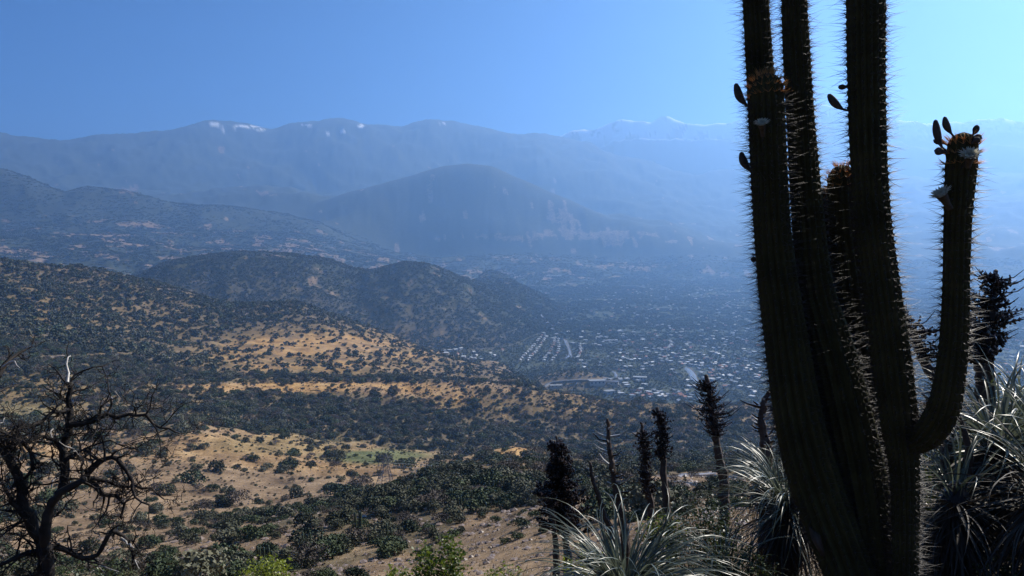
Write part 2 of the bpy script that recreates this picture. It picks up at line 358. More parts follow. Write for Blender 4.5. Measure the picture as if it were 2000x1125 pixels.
c_veg, c_gold, c_green, c_town, c_snow = cover(xf, yf, zf)
front = (np.abs(np.arctan2(xf, yf)) < R(60))
c_town = c_town * front

def m_ground():
    t = NT('hillside earth'); P = t.pos()
    def mapped(s):
        m = t.node('ShaderNodeMapping'); m.inputs['Scale'].default_value = (s, s, s); t.L(P, m.inputs[0]); return m.outputs[0]
    n_s = t.noise(1.0, 6, .6, mapped(.05)); n_l = t.noise(1.0, 4, .55, mapped(.012)); n_f = t.noise(1.0, 10, .72, mapped(.6))
    soil = t.ramp(n_s, [(.30, (.090, .060, .038)), (.5, (.190, .130, .078)), (.72, (.31, .22, .135))])
    gold = t.ramp(n_s, [(.30, (.20, .11, .040)), (.55, (.40, .235, .085)), (.75, (.50, .33, .14))])
    c = t.mix(t.math('MULTIPLY', t.attr('gold'), t.ramp(n_l, [(.35, (.3, .3, .3)), (.6, (1, 1, 1))])), soil, gold)
    c = t.mix(t.attr('green'), c, t.ramp(n_s, [(.3, (.070, .080, .032)), (.7, (.15, .150, .066))]))
    scrub = t.ramp(t.noise(1.0, 6, .65, mapped(.035)), [(.3, (.016, .024, .014)), (.6, (.034, .044, .024)), (.8, (.075, .068, .040))])
    farmask = t.attr('far')
    # the cover itself: ragged edges from noise
    v = t.math('ADD', t.attr('veg'), t.math('MULTIPLY', t.math('SUBTRACT', t.noise(1.0, 6, .7, mapped(.02)), .5), 1.1))
    vm = t.ramp(v, [(.42, (0, 0, 0)), (.58, (1, 1, 1))])
    under = t.math('MULTIPLY', vm, t.math('ADD', t.math('MULTIPLY', farmask, .45), .50))
    c = t.mix(under, c, scrub)
    town = t.ramp(t.noise(1.0, 5, .6, mapped(.02)), [(.35, (.03, .042, .024)), (.6, (.06, .070, .042)), (.75, (.14, .13, .11))])
    c = t.mix(t.math('MULTIPLY', t.attr('town'), .9), c, town)
    # fine stones and litter close by
    c = t.mix(.75, c, t.ramp(n_f, [(.30, (.18, .18, .18)), (.5, (.5, .5, .5)), (.70, (.85, .85, .85))]), 'OVERLAY')
    c = t.mix(t.attr('snow'), c, (.85, .87, .90))
    t.bump(n_f, .9, .5)
    return t.base(c, .95, .1)
M_ground = m_ground()
nfull = len(AZ)
idx = np.arange(nR * nfull).reshape(nR, nfull)
j2 = (np.arange(nfull) + 1) % nfull
quads = np.stack([idx[:-1, :], idx[:-1][:, j2], idx[1:][:, j2], idx[1:, :]], -1).reshape(-1, 4)[:, ::-1]
ground = np_mesh('ground', np.stack([xf, yf, zf], 1), quads, M_ground, smooth=True)
tag(ground, kind='structure')
for nm, arr in (('veg', c_veg), ('gold', c_gold), ('green', c_green), ('town', c_town), ('snow', c_snow), ('far', sstep(2300, 3200, np.hypot(xf, yf)))):
    at_ = ground.data.attributes.new(nm, 'FLOAT', 'POINT'); at_.data.foreach_set('value', np.asarray(arr, np.float32))
# close the small disc under the camera
a0 = np.append(AZ, AZ[:1])[:-1]
disc = mesh_obj('ground', [(0, 0, -1.6)] + [(X[0, j], Y[0, j], Z[0, j]) for j in range(0, nfull)], [(0, j + 2 if j + 1 < nfull else 1, j + 1) for j in range(nfull)], M_ground)
tag(disc, kind='structure')

# ------------------------------------------------------------------ haze over the whole valley
zmin, zmax = float(Z.min()) - 1, float(Z.max()) + 40
def m_haze():
    m = bpy.data.materials.new('valley haze'); m.use_nodes = True; n = m.node_tree; n.nodes.clear()
    o = n.nodes.new('ShaderNodeOutputMaterial'); v = n.nodes.new('ShaderNodeVolumePrincipled')
    v.inputs['Color'].default_value = (*HAZE_COLOR, 1); v.inputs['Density'].default_value = HAZE_DENSITY
    v.inputs['Anisotropy'].default_value = HAZE_ANISO
    n.links.new(v.outputs[0], o.inputs['Volume']); return m
b = 17800.0
hv = [(sx * b, sy * b, z) for z in (zmin, zmax) for sx, sy in ((-1, -1), (1, -1), (1, 1), (-1, 1))]
haze = mesh_obj('haze', hv, [(3, 2, 1, 0), (4, 5, 6, 7), (0, 1, 5, 4), (1, 2, 6, 5), (2, 3, 7, 6), (3, 0, 4, 7)], m_haze())
tag(haze, kind='stuff')
print('terrain', zmin, zmax, len(quads))

# ------------------------------------------------------------------ scrub and trees
def leaf_cloud(lobes, n, leaf, seed, flatten=.75, trunk=None):
    """a shrub crown: n leaf-clump faces spread over the shells of several lobes [(x, y, z, radius)]"""
    g = np.random.default_rng(seed)
    w = np.array([l[3] ** 2 for l in lobes]); w = w / w.sum()
    k = g.choice(len(lobes), n, p=w); L = np.array(lobes)[k]
    d = g.normal(size=(n, 3)); d /= np.linalg.norm(d, axis=1)[:, None]
    d[:, 2] = np.where(d[:, 2] < -.35, -d[:, 2], d[:, 2])
    rr = g.uniform(.55, 1.05, n) ** .6 * (1 + .18 * np.sin(5 * d[:, 0] + seed) * np.cos(4 * d[:, 1] + seed * 2))
    c = L[:, :3] + d * (L[:, 3] * rr)[:, None] * np.array([1, 1, flatten])
    c[:, 2] = np.maximum(c[:, 2], .02)
    nrm = d * .7 + g.normal(size=(n, 3)) * .6; nrm /= np.linalg.norm(nrm, axis=1)[:, None]
    a = np.cross(nrm, g.normal(size=(n, 3))); a /= np.linalg.norm(a, axis=1)[:, None]
    b = np.cross(nrm, a); s = leaf * g.uniform(.55, 1.35, n)[:, None]
    V = np.stack([c - a * s - b * s * .5, c + a * s * .25 - b * s * .8, c + a * s, c - a * s * .1 + b * s * .8], 1).reshape(-1, 3)
    Fq = np.arange(4 * n).reshape(n, 4)
    return V, Fq
def m_foliage(name, dark, mid, lite, transl=0.0, scale=.6, rough=.75):
    t = NT(name); oi = t.node('ShaderNodeObjectInfo')
    P = t.pos(); m = t.node('ShaderNodeMapping'); m.inputs['Scale'].default_value = (scale,) * 3; t.L(P, m.inputs[0])
    f = t.noise(1, 3, .6, m.outputs[0]); f = t.math('ADD', t.math('MULTIPLY', f, .7), t.math('MULTIPLY', oi.outputs['Random'], .32))
    c = t.ramp(f, [(.30, dark), (.5, mid), (.72, lite)])
    mat = t.base(c, rough, .25)
    if transl:
        tr = t.node('ShaderNodeBsdfTranslucent'); mx = t.node('ShaderNodeMixShader'); mx.inputs[0].default_value = transl
        t.L(t.mix(.5, c, lite), tr.inputs[0]); t.L(t.b.outputs[0], mx.inputs[1]); t.L(tr.outputs[0], mx.inputs[2]); t.L(mx.outputs[0], t.out.inputs[0])
    return mat
M_scrub = m_foliage('scrub leaves', (.014, .018, .009), (.044, .048, .022), (.105, .102, .052))
M_scrub2 = m_foliage('dark green leaves', (.012, .019, .009), (.032, .048, .018), (.074, .092, .036))
M_scrub3 = m_foliage('grey olive leaves', (.030, .032, .018), (.072, .074, .042), (.14, .135, .085))
M_dry = m_foliage('dry twigs', (.045, .036, .028), (.085, .066, .05), (.14, .11, .085))
M_lush = m_foliage('fresh green leaves', (.020, .040, .010), (.055, .10, .018), (.14, .19, .03), .25, 3)
def variant_mesh(name, lobes, n, leaf, seed, mat, flatten=.75):
    V, Fq = leaf_cloud(lobes, n, leaf, seed, flatten)
    o = np_mesh(name, V, Fq, mat); coll.objects.unlink(o); return o
def rand_lobes(seed, k, spread=.55, up=.35):
    g = np.random.default_rng(seed); out = [(0, 0, .38, .62)]
    for i in range(k):
        a = g.uniform(0, 6.28); d = g.uniform(.25, spread)
        out.append((d * math.cos(a), d * math.sin(a), g.uniform(.2, .2 + up), g.uniform(.25, .45)))
    return out
KINDS = []   # (object, shape words, colour words)
for i, (k, n, leaf, mat, fl, sh, col) in enumerate([
    (5, 900, .060, M_scrub, .80, 'rounded', 'dark grey-green'), (7, 950, .060, M_scrub2, .70, 'broad lumpy', 'dark green'),
    (4, 850, .060, M_scrub3, .95, 'upright', 'grey-green'), (8, 900, .058, M_scrub2, .60, 'low spreading', 'deep green'),
    (3, 750, .062, M_scrub3, .78, 'compact', 'dusky green'), (6, 750, .040, M_dry, .75, 'thin twiggy', 'greyish brown')]):
    KINDS.append((variant_mesh('shrub', rand_lobes(40 + i, k, .7 if fl < .7 else .5), n, leaf, 60 + i, mat, fl), sh, col))
LOW = [variant_mesh('far shrub', rand_lobes(80 + i, 4), 90, .17, 90 + i, (M_scrub, M_scrub2, M_scrub, M_scrub3)[i], .8) for i in range(4)]
def grove(seed, n, spread, mat):
    g = np.random.default_rng(seed); lob = []
    for i in range(n):
        a = g.uniform(0, 6.28); d = spread * math.sqrt(g.uniform(0, 1)); s = g.uniform(.45, 1)
        lob.append((d * math.cos(a), d * math.sin(a), .6 * s, .75 * s))
    return variant_mesh('tree group', lob, 30 * n, .27, seed, mat, 1.0)
GROVE = [grove(120 + i, 7, 3.2, (M_scrub2, M_scrub)[i % 2]) for i in range(3)]

def scatter_stuff(name, P, rad, rot, kind, sources, sq=.85):
    """one object: copies of the source crowns stood on the points P by geometry nodes"""
    n = len(P); me = bpy.data.meshes.new(name)
    me.vertices.add(n); me.vertices.foreach_set('co', np.asarray(P, np.float32).ravel())
    for nm, typ, arr in (('rot', 'FLOAT', rot), ('size', 'FLOAT', rad), ('pick', 'INT', kind)):
        a = me.attributes.new(nm, typ, 'POINT'); a.data.foreach_set('value', np.asarray(arr, np.float32 if typ == 'FLOAT' else np.int32))
    o = bpy.data.objects.new(name, me); coll.objects.link(o)
    ng = bpy.data.node_groups.new(name, 'GeometryNodeTree')
    ng.interface.new_socket('Geometry', in_out='INPUT', socket_type='NodeSocketGeometry')
    ng.interface.new_socket('Geometry', in_out='OUTPUT', socket_type='NodeSocketGeometry')
    N = ng.nodes; gi = N.new('NodeGroupInput'); go = N.new('NodeGroupOutput'); iop = N.new('GeometryNodeInstanceOnPoints')
    jn = N.new('GeometryNodeJoinGeometry')
    for s in sources:
        oi = N.new('GeometryNodeObjectInfo'); oi.inputs['Object'].default_value = s
        gti = N.new('GeometryNodeGeometryToInstance'); ng.links.new(oi.outputs['Geometry'], gti.inputs[0]); ng.links.new(gti.outputs[0], jn.inputs[0])
    def named(nm, dt):
        x = N.new('GeometryNodeInputNamedAttribute'); x.data_type = dt; x.inputs['Name'].default_value = nm; return x.outputs['Attribute']
    cb = N.new('ShaderNodeCombineXYZ'); ng.links.new(named('rot', 'FLOAT'), cb.inputs[2])
    ng.links.new(gi.outputs[0], iop.inputs['Points']); ng.links.new(jn.outputs[0], iop.inputs['Instance'])
    iop.inputs['Pick Instance'].default_value = True
    ng.links.new(named('pick', 'INT'), iop.inputs['Instance Index']); ng.links.new(cb.outputs[0], iop.inputs['Rotation'])
    ng.links.new(named('size', 'FLOAT'), iop.inputs['Scale']); ng.links.new(iop.outputs[0], go.inputs[0])
    md = o.modifiers.new('scatter', 'NODES'); md.node_group = ng
    return tag(o, kind='stuff')
def sample(r0, r1, n, azlim=44):
    a = rng.uniform(-R(azlim), R(azlim), n); r = np.sqrt(rng.uniform(r0 ** 2, r1 ** 2, n))
    x, y = r * np.sin(a), r * np.cos(a); k = visible(x, y); x, y = x[k], y[k]; z = H(x, y)
    return x, y, z
PYLON = (742, 985, 395.)
roads = []   # filled by the road builder, used to keep trees off them
def ribbon_pts(pts, D=None, n=60, zfix=None):
    """control points (photo x, y of a place on the land) -> world polyline draped on the land"""
    out = []
    for (px, py) in pts:
        a, t = pdir(px, py); rr = np.geomspace(60, 9000, 3000); xs, ys = rr * math.sin(a), rr * math.cos(a)
        below = H(xs, ys) >= t * rr
        i = int(np.argmax(below)) if below.any() else len(rr) - 1
        out.append((xs[i], ys[i]))
    P = np.array(out); seg = np.concatenate([[0], np.cumsum(np.hypot(*np.diff(P, axis=0).T))])
    s = np.linspace(0, seg[-1], n)
    # smooth the polyline (Catmull-Rom through pchip of both coordinates)
    q = pchip(seg, P, s) if len(P) > 2 else np.stack([np.interp(s, seg, P[:, 0]), np.interp(s, seg, P[:, 1])], 1)
    return q
M_road = two_tone('worn pale asphalt', (.13, .125, .12), (.20, .19, .18), .2, 0)
M_dirt = two_tone('graded dirt', (.17, .135, .11), (.26, .215, .18), .15, 0)
def make_road(name, pts, width, mat, lift=.25, n=80):
    q = ribbon_pts(pts, n=n); d = np.gradient(q, axis=0); d /= np.hypot(d[:, 0], d[:, 1])[:, None]
    nx, ny = -d[:, 1], d[:, 0]; V = []; Fc = []
    for i in range(len(q)):
        zc = max(h1(q[i, 0] + k * width / 2 * nx[i], q[i, 1] + k * width / 2 * ny[i]) for k in (-1, 0, 1)) + lift
        for s, dz in ((-1.15, -2.5), (-1, 0), (1, 0), (1.15, -2.5)):
            V.append((q[i, 0] + s * nx[i] * width / 2, q[i, 1] + s * ny[i] * width / 2, zc + dz))
    for i in range(len(q) - 1):
        for k in range(3): Fc.append((4 * i + k, 4 * i + k + 1, 4 * i + k + 5, 4 * i + k + 4))
    o = mesh_obj(name, V, Fc, mat, smooth=True); tag(o, kind='structure'); roads.append((q, width)); return o
make_road('road', [(1062, 756), (1075, 748), (1105, 745), (1160, 744), (1190, 740), (1203, 733), (1200, 727), (1192, 724)], 11, M_road, .6)
make_road('road', [(1100, 703), (1113, 690), (1108, 672), (1097, 652), (1082, 640), (1066, 632)], 13, M_road, .6)
make_road('road', [(1118, 700), (1104, 668), (1090, 645), (1070, 630), (1052, 612)], 10, M_road, .6)
make_road('road', [(1358, 745), (1350, 728), (1343, 718)], 22, M_road, .6)
make_road('road', [(1300, 945), (1325, 940), (1360, 948), (1420, 956)], 2.2, M_dirt, .3)
make_road('path', [(1300, 932), (1350, 930), (1400, 929), (1450, 932)], 2.4, M_dirt, .3)
make_road('path', [(60, 700), (140, 697), (240, 694), (300, 700)], 2.2, M_dirt, .2)
def off_roads(x, y, pad=4):
    ok = np.ones(len(x), bool)
    for q, w in roads:
        for p in q[::2]: ok &= np.hypot(x - p[0], y - p[1]) > w / 2 + pad + 2
    return ok

# --- hillside shrubs -------------------------------------------------------------------------------------------
def shrub_field(r0, r1, n, med, sig, smax, A):
    x, y, z = sample(r0, r1, n)
    veg, gold, green, town, snow = cover(x, y, z)
    lam = -np.log(1 - np.clip(veg, 0, .97)); dens_max = -math.log(.03)
    clump = np.clip(.5 + 2.6 * fbm(x / 34 + 1, y / 34 + 9, 3), .04, 2.2)
    # in thick cover no gaps; in thin cover shrubs gather into patches
    pr = lam / dens_max * (veg + (1 - veg) * clump)
    k = (rng.uniform(0, 1, len(x)) < pr) & (town < .3); x, y, z, veg = x[k], y[k], z[k], veg[k]
    rad = np.minimum(np.exp(rng.normal(math.log(med), sig, len(x))), smax)
    return x, y, z, rad, veg
def n_for(r0, r1, med): return int(R(88) / 2 * (r1 * r1 - r0 * r0) * 3.5 / (math.pi * (med * 1.15) ** 2))
bx, by, bz, br, bk = [], [], [], [], []
for r0, r1, med, sig, smax in ((75, 330, 1.45, .55, 4.2), (330, 1150, 2.7, .60, 10)):
    x, y, z, rad, veg = shrub_field(r0, r1, n_for(r0, r1, med), med, sig, smax, 0)
    k = off_roads(x, y, 1) & (np.hypot(x - at(*PYLON[:2], PYLON[2]).x, y - at(*PYLON[:2], PYLON[2]).y) > 5)
    bx.append(x[k]); by.append(y[k]); bz.append(z[k]); br.append(rad[k])
# seedlings and low scrub between the bigger ones
x, y, z = sample(80, 1150, 52000); c_ = cover(x, y, z)[0]
k = (rng.uniform(0, 1, len(x)) < .25 + .5 * c_) & off_roads(x, y, 1); x, y, z = x[k], y[k], z[k]
bx.append(x); by.append(y); bz.append(z); br.append(np.clip(np.exp(rng.normal(math.log(.8), .4, len(x))) * np.clip(np.hypot(x, y) / 420, .45, 1.5), .3, 2))
bx, by, bz, br = map(np.concatenate, (bx, by, bz, br))
pick = rng.choice(6, len(bx), p=[.22, .2, .16, .18, .12, .12]); rot = rng.uniform(0, 6.28, len(bx))
size_px = br / np.hypot(bx, by)
ppx, ppy = proj(bx, by, bz)
inframe = (ppx > 5) & (ppx < 1995) & (ppy > 500) & (ppy < 1120) & ~((ppx > 1500) & (ppy > 600))
hid = (ppx > 1200) & (ppy > 950)
order = np.argsort(-size_px * (inframe & ~hid)); top = order[:300]; rest = order[300:]
LAND = [('steel pylon', 742, 940), ('dead tree', 130, 960), ('green field', 720, 890), ('bare brown spur', 1000, 1060), ('bright leafy bush', 855, 1075),
        ('wooded gully', 620, 820), ('first seed stalk', 1093, 960), ('golden grass strip', 650, 757), ('pale clearing', 60, 803), ('tan open slope', 430, 960), ('dirt track', 1340, 942), ('pale yellow-green bush', 540, 1085), ('wooded slope under the town', 1150, 860)]
def where(px, py):
    d = [(math.hypot(px - lx, (py - ly) * 1.3), nm, px - lx, py - ly) for nm, lx, ly in LAND]; d.sort()
    dist, nm, dx, dy = d[0]
    ang = math.degrees(math.atan2(-dy, dx)) % 360
    dr = ['right of', 'above-right of', 'above', 'above-left of', 'left of', 'below-left of', 'below', 'below-right of'][int((ang + 22.5) // 45) % 8]
    q = 'just ' if dist < 35 else 'slightly ' if dist < 70 else 'somewhat ' if dist < 110 else 'clearly ' if dist < 160 else 'far '
    return f'{q}{dr} the {nm}'
def place_copy(src, name, loc, rz, sc, label, cat, group, rx=0):
    c = src.copy(); c.name = name; coll.objects.link(c); c.location = loc; c.rotation_euler = (rx, 0, rz); c.scale = (sc, sc, sc) if not isinstance(sc, tuple) else sc
    return tag(c, label, cat, group)
for i in top:
    o, sh, col = KINDS[pick[i]]; s = float(br[i])
    szw = 'small' if s < 2.2 else 'middling' if s < 3.6 else 'big' if s < 5.5 else 'huge'
    place_copy(o, 'shrub', (bx[i], by[i], bz[i] - .12 * s), float(rot[i]), s, f'{szw} {sh} {col} shrub {where(ppx[i], ppy[i])}', 'shrub', 'shrubs on the near hillside')
scatter_stuff('hillside_shrubs', np.stack([bx, by, bz - .12 * br], 1)[rest], br[rest], rot[rest], pick[rest], [k[0] for k in KINDS])
# farther slopes
x, y, z, rad, veg = shrub_field(1150, 4300, int(n_for(1150, 4300, 4.6) * .8), 4.1, .45, 11, 0)
k = off_roads(x, y, 4); x, y, z, rad = x[k], y[k], z[k], rad[k]
print('near shrubs', len(bx), 'far', len(x))
scatter_stuff('distant_scrub', np.stack([x, y, z - .1 * rad], 1), rad, rng.uniform(0, 6.28, len(x)), rng.integers(0, 4, len(x)), LOW)
# trees in the valley town, then tree groups farther out
x, y, z = sample(1500, 2900, 260000); c = cover(x, y, z)
d = .35 + .9 * fbm(x / 120, y / 120, 3)
k = (c[3] > .5) & (rng.uniform(0, 1, len(x)) < np.clip(d + .15, .16, 1) * .62) & off_roads(x, y, 1); x, y, z = x[k], y[k], z[k]
tx1, ty1 = x, y
rad = np.exp(rng.normal(math.log(3.4), .35, len(x)))
scatter_stuff('town_trees', np.stack([x, y, z + .2 * rad], 1), rad, rng.uniform(0, 6.28, len(x)), rng.integers(0, 4, len(x)), LOW)
print('town trees', len(x))
x, y, z = sample(2900, 8200, 380000); c = cover(x, y, z)
up = (z > VF + 60) & (np.hypot(x, y) > 4200) & (np.hypot(x, y) < 7300)
k = ((np.maximum(c[3], c[0] * .7 * (z < VF + 140)) > .3) | (up & (rng.uniform(0, 1, len(x)) < .25 + .6 * c[0]))) & (rng.uniform(0, 1, len(x)) < np.clip(.55 + 1.1 * fbm(x / 400, y / 400, 4), .12, .95) * .6) & ((z < VF + 60 + 80 * rng.uniform(0, 1, len(x))) | up); x, y, z = x[k], y[k], z[k]
rad = np.exp(rng.normal(math.log(4.2), .3, len(x)))
scatter_stuff('distant_trees', np.stack([x, y, z], 1), rad, rng.uniform(0, 6.28, len(x)), rng.integers(0, 3, len(x)), GROVE)
print('tree groups', len(x))

# ------------------------------------------------------------------ houses of the valley town
def two_tone_r(name, a, b, r):
    m = two_tone(name, a, b, .4, 0); m.node_tree.nodes['Principled BSDF'].inputs['Roughness'].default_value = r; return m
M_wallc = [two_tone('rendered wall ' + n, a, b, .3, 0) for n, a, b in (('white', (.30, .29, .27), (.42, .41, .38)), ('sand', (.38, .32, .25), (.46, .40, .32)), ('grey', (.30, .30, .30), (.40, .40, .39)))]
M_roofc = [two_tone_r('roof ' + n, a, b, r) for n, a, b, r in (('white sheet', (.26, .265, .27), (.44, .45, .46), .6), ('grey tin', (.15, .155, .16), (.26, .27, .28), .6), ('clay', (.20, .085, .055), (.28, .13, .08), .8), ('dark slate', (.05, .05, .055), (.09, .09, .10), .5))]
def house_geo(w, d, h, rh, flat):
    """walls and roof of a small house; face material 0 = wall, 1 = roof"""
    x, y = w / 2, d / 2; e = .5
    V = [(-x, -y, -3), (x, -y, -3), (x, y, -3), (-x, y, -3), (-x, -y, h), (x, -y, h), (x, y, h), (-x, y, h)]
    Fc = [(0, 1, 5, 4), (1, 2, 6, 5), (2, 3, 7, 6), (3, 0, 4, 7)]; m = [0] * 4
    if flat:
        V += [(-x - e, -y - e, h), (x + e, -y - e, h), (x + e, y + e, h), (-x - e, y + e, h), (-x - e, -y - e, h + .5), (x + e, -y - e, h + .5), (x + e, y + e, h + .5), (-x - e, y + e, h + .5)]
        Fc += [(8, 9, 13, 12), (9, 10, 14, 13), (10, 11, 15, 14), (11, 8, 12, 15), (12, 13, 14, 15), (11, 10, 9, 8)]; m += [1] * 6
    else:
        V += [(-x, 0, h + rh), (x, 0, h + rh)]; Fc += [(0 + 4, 7, 8), (5, 9, 6)]; m += [0, 0]
        for sgn in (-1, 1):
            b = len(V); V += [(-x - e, sgn * (y + e), h - .25), (x + e, sgn * (y + e), h - .25), (x + e, 0, h + rh + .05), (-x - e, 0, h + rh + .05), (-x - e, sgn * (y + e), h), (x + e, sgn * (y + e), h), (x + e, 0, h + rh + .3), (-x - e, 0, h + rh + .3)]
            Fc += [(b, b + 1, b + 2, b + 3), (b + 4, b + 5, b + 6, b + 7), (b, b + 1, b + 5, b + 4), (b, b + 3, b + 7, b + 4), (b + 1, b + 2, b + 6, b + 5)]; m += [1] * 5
    return V, Fc, m
HV = []   # house variants: (object, words)
for i, (w, d, h, rh, fl, wi, ri, words) in enumerate([
    (13, 9, 4.5, 2.0, 0, 0, 0, 'white gabled house with pale roof'), (15, 10, 5.5, 0, 1, 0, 0, 'white flat-roofed house'), (12, 8, 5.5, 2.2, 0, 1, 2, 'sand coloured house with clay roof'),
    (18, 10, 4, 1.6, 0, 2, 1, 'long grey tin-roofed house'), (11, 11, 6.5, 0, 1, 2, 1, 'boxy grey two-storey house'), (14, 9, 4.5, 2.2, 0, 0, 3, 'white house with dark roof')]):
    V, Fc, m = house_geo(w, d, h, rh, fl)
    o = mesh_obj('house', V, Fc, mats=[M_wallc[wi], M_roofc[ri]], fmat=m); coll.objects.unlink(o); HV.append((o, words))
spots = []   # (x, y, heading, kind)
def row_of_houses(pts, n, side, kinds, jit=1.5):
    q = ribbon_pts(pts, n=n)
    d = np.gradient(q, axis=0)
    for i in range(n):
        a = math.atan2(d[i, 1], d[i, 0]); spots.append((q[i, 0] - math.sin(a) * side + random.uniform(-jit, jit), q[i, 1] + math.cos(a) * side, a + random.uniform(-.1, .1), random.choice(kinds)))
for pts, n in (([(1016, 705), (1030, 690), (1045, 674), (1058, 658)], 14), ([(1030, 706), (1044, 690), (1056, 674), (1066, 660)], 14), ([(1062, 706), (1072, 692), (1080, 676), (1084, 662)], 12),
               ([(1078, 706), (1088, 692), (1092, 676), (1090, 664)], 11), ([(1128, 700), (1134, 686), (1132, 672)], 10),
               ([(866, 688), (885, 686), (905, 682)], 8), ([(870, 694), (895, 692), (925, 690)], 9), ([(905, 701), (930, 696), (960, 691), (980, 686)], 12), ([(915, 706), (940, 700), (965, 696)], 8)):
    row_of_houses(pts, n, 0, [0, 1, 0, 2, 3])
def throw(cx, cy, rx, ry, n, kinds=(0, 0, 1, 1, 2, 3, 4, 5)):
    for _ in range(n):
        for _t in range(20):
            px, py = random.gauss(cx, rx * .55), random.gauss(cy, ry * .55)
            a, t = pdir(px, py); D = VF / t if t < -.02 else 9e9
            if D < 8500:
                x_, y_ = D * math.sin(a), D * math.cos(a)
                if D > 1350 and h1(x_, y_) < VF + 14 and all(np.hypot(q[:, 0] - x_, q[:, 1] - y_).min() > w / 2 + 8 for q, w in roads): spots.append((x_, y_, random.choice([.3, .3 + 1.57, .8, 2.3]) + random.uniform(-.15, .15), random.choice(kinds))); break
throw(1290, 776, 110, 9, 60); throw(1260, 700, 130, 28, 90); throw(1420, 735, 90, 30, 60); throw(1160, 755, 60, 7, 16, (1, 3, 4)); throw(1380, 700, 150, 60, 120)
throw(1250, 620, 260, 60, 110); throw(1150, 660, 120, 14, 30, (3, 1)); throw(1420, 600, 150, 70, 90); throw(1100, 545, 160, 14, 70); throw(1300, 560, 220, 30, 60); throw(1900, 640, 160, 90, 120); throw(880, 530, 80, 5, 25)
# keep houses apart
sel = []
for s in spots:
    if all((s[0] - o[0]) ** 2 + (s[1] - o[1]) ** 2 > 13 ** 2 for o in sel): sel.append(s)
sel.sort(key=lambda s: s[0] ** 2 + s[1] ** 2)
TOWN = [('curved approach road', 1130, 744), ('wooded knoll', 1120, 715), ('straight avenue', 1350, 730), ('curving highway', 1105, 670), ('terraced rows', 1045, 685), ('hillside hamlet', 900, 690), ('valley middle', 1280, 650), ('tallest seed stalk', 1385, 760), ('giant cactus', 1470, 700), ('near town edge', 1280, 780), ('cactus arm', 1880, 680), ('far town edge', 1150, 545)]
_l = LAND; 
shown = [s for s in sel if 5 < proj(s[0], s[1], VF)[0] < 1490]
ids = set(map(id, shown[:290]))
LAND = TOWN
rv, rf, rm = [], [], []
for s in sel:
    z = max(h1(s[0] + dx, s[1] + dy) for dx in (-5, 5) for dy in (-5, 5))
    if id(s) in ids:
        o, words = HV[s[3]]; px, py = proj(s[0], s[1], z)
        place_copy(o, 'house', (s[0], s[1], z), s[2], 1.0, f'{words} {where(float(px), float(py))}', 'house', 'houses of the valley town')
    else:
        me = HV[s[3]][0].data; ca, sa = math.cos(s[2]), math.sin(s[2]); b = len(rv); sc = 1.0
        rv += [(s[0] + sc * (v.co.x * ca - v.co.y * sa), s[1] + sc * (v.co.x * sa + v.co.y * ca), z + sc * v.co.z) for v in me.vertices]
        for p in me.polygons: rf.append(tuple(b + k for k in p.vertices)); rm.append(0 if p.material_index == 0 else 1 + (s[3] in (2, 5)))
LAND = _l
tag(mesh_obj('distant_houses', rv, rf, mats=[M_wallc[0], M_roofc[0], M_roofc[2]], fmat=rm), kind='stuff')
print('houses', len(sel))
# bigger buildings that show parts: walls, roof, a row of windows
M_glass_dark = NT('dark window glass').base((.02, .025, .03), .15, .5)
def big_building(px, py, w, d, h, rz, label, roof=0, wall=2):
    q = ribbon_pts([(px, py), (px + 1, py)], n=2)[0]; z = h1(q[0], q[1])
    r = empty('large_building', (q[0], q[1], z)); r.rotation_euler = (0, 0, rz); tag(r, label, 'building')
    def box(name, x0, x1, y0, y1, z0, z1, m):
        V = [(x0, y0, z0), (x1, y0, z0), (x1, y1, z0), (x0, y1, z0), (x0, y0, z1), (x1, y0, z1), (x1, y1, z1), (x0, y1, z1)]
        return mesh_obj(name, V, [(0, 1, 5, 4), (1, 2, 6, 5), (2, 3, 7, 6), (3, 0, 4, 7), (4, 5, 6, 7), (3, 2, 1, 0)], m, parent=r)
    box('wall', -w / 2, w / 2, -d / 2, d / 2, -4, h, M_wallc[wall]); box('roof', -w / 2 - .8, w / 2 + .8, -d / 2 - .8, d / 2 + .8, h + .01, h + .9, M_roofc[roof])
    for i in range(max(2, int(w / 9))): 
        cx = -w / 2 + (i + .5) * w / max(2, int(w / 9)); box('window', cx - 1.8, cx + 1.8, -d / 2 - .12, -d / 2 + .1, h * .45, h * .75, M_glass_dark)
for a in ((1086, 757, 30, 12, 5, .1, 'low pale building beside the bend of the approach road', 1, 0), (1165, 752, 40, 20, 11, .2, 'dark square-fronted block above the near town edge', 1, 2),
          (1195, 752, 34, 18, 9, -.3, 'dark block next to the square-fronted block', 3, 2), (1190, 770, 26, 16, 8, .5, 'grey hall standing lowest on the near slope of town', 1, 2),
          (1175, 663, 48, 11, 5, .1, 'long white shed in the middle of the valley', 0, 0), (1192, 667, 52, 10, 5, .1, 'second long white shed, just below the first', 0, 0),
          (1082, 541, 120, 40, 12, 0, 'wide white warehouse far out on the valley floor', 0, 0), (1250, 742, 36, 18, 8, -.2, 'pale flat-roofed school block between the knoll and the avenue', 1, 0)):
    big_building(*a)

def untwin(group):
    d = {}
    for o in coll.objects:
        if o.get('group') == group: d.setdefault(o['label'], []).append(o)
    for lab, os_ in d.items():
        if len(os_) > 1:
            os_.sort(key=lambda o: float(proj(o.location.x, o.location.y, o.location.z)[0])); k = len(os_)
            for i, o in enumerate(os_):
                w = 'leftmost' if i == 0 else 'rightmost' if i == k - 1 else ['second', 'third', 'fourth', 'fifth', 'sixth', 'seventh', 'eighth', 'ninth'][min(i - 1, 7)] + ' from left,'
                o['label'] = w + ' ' + lab
untwin('shrubs on the near hillside'); untwin('houses of the valley town')
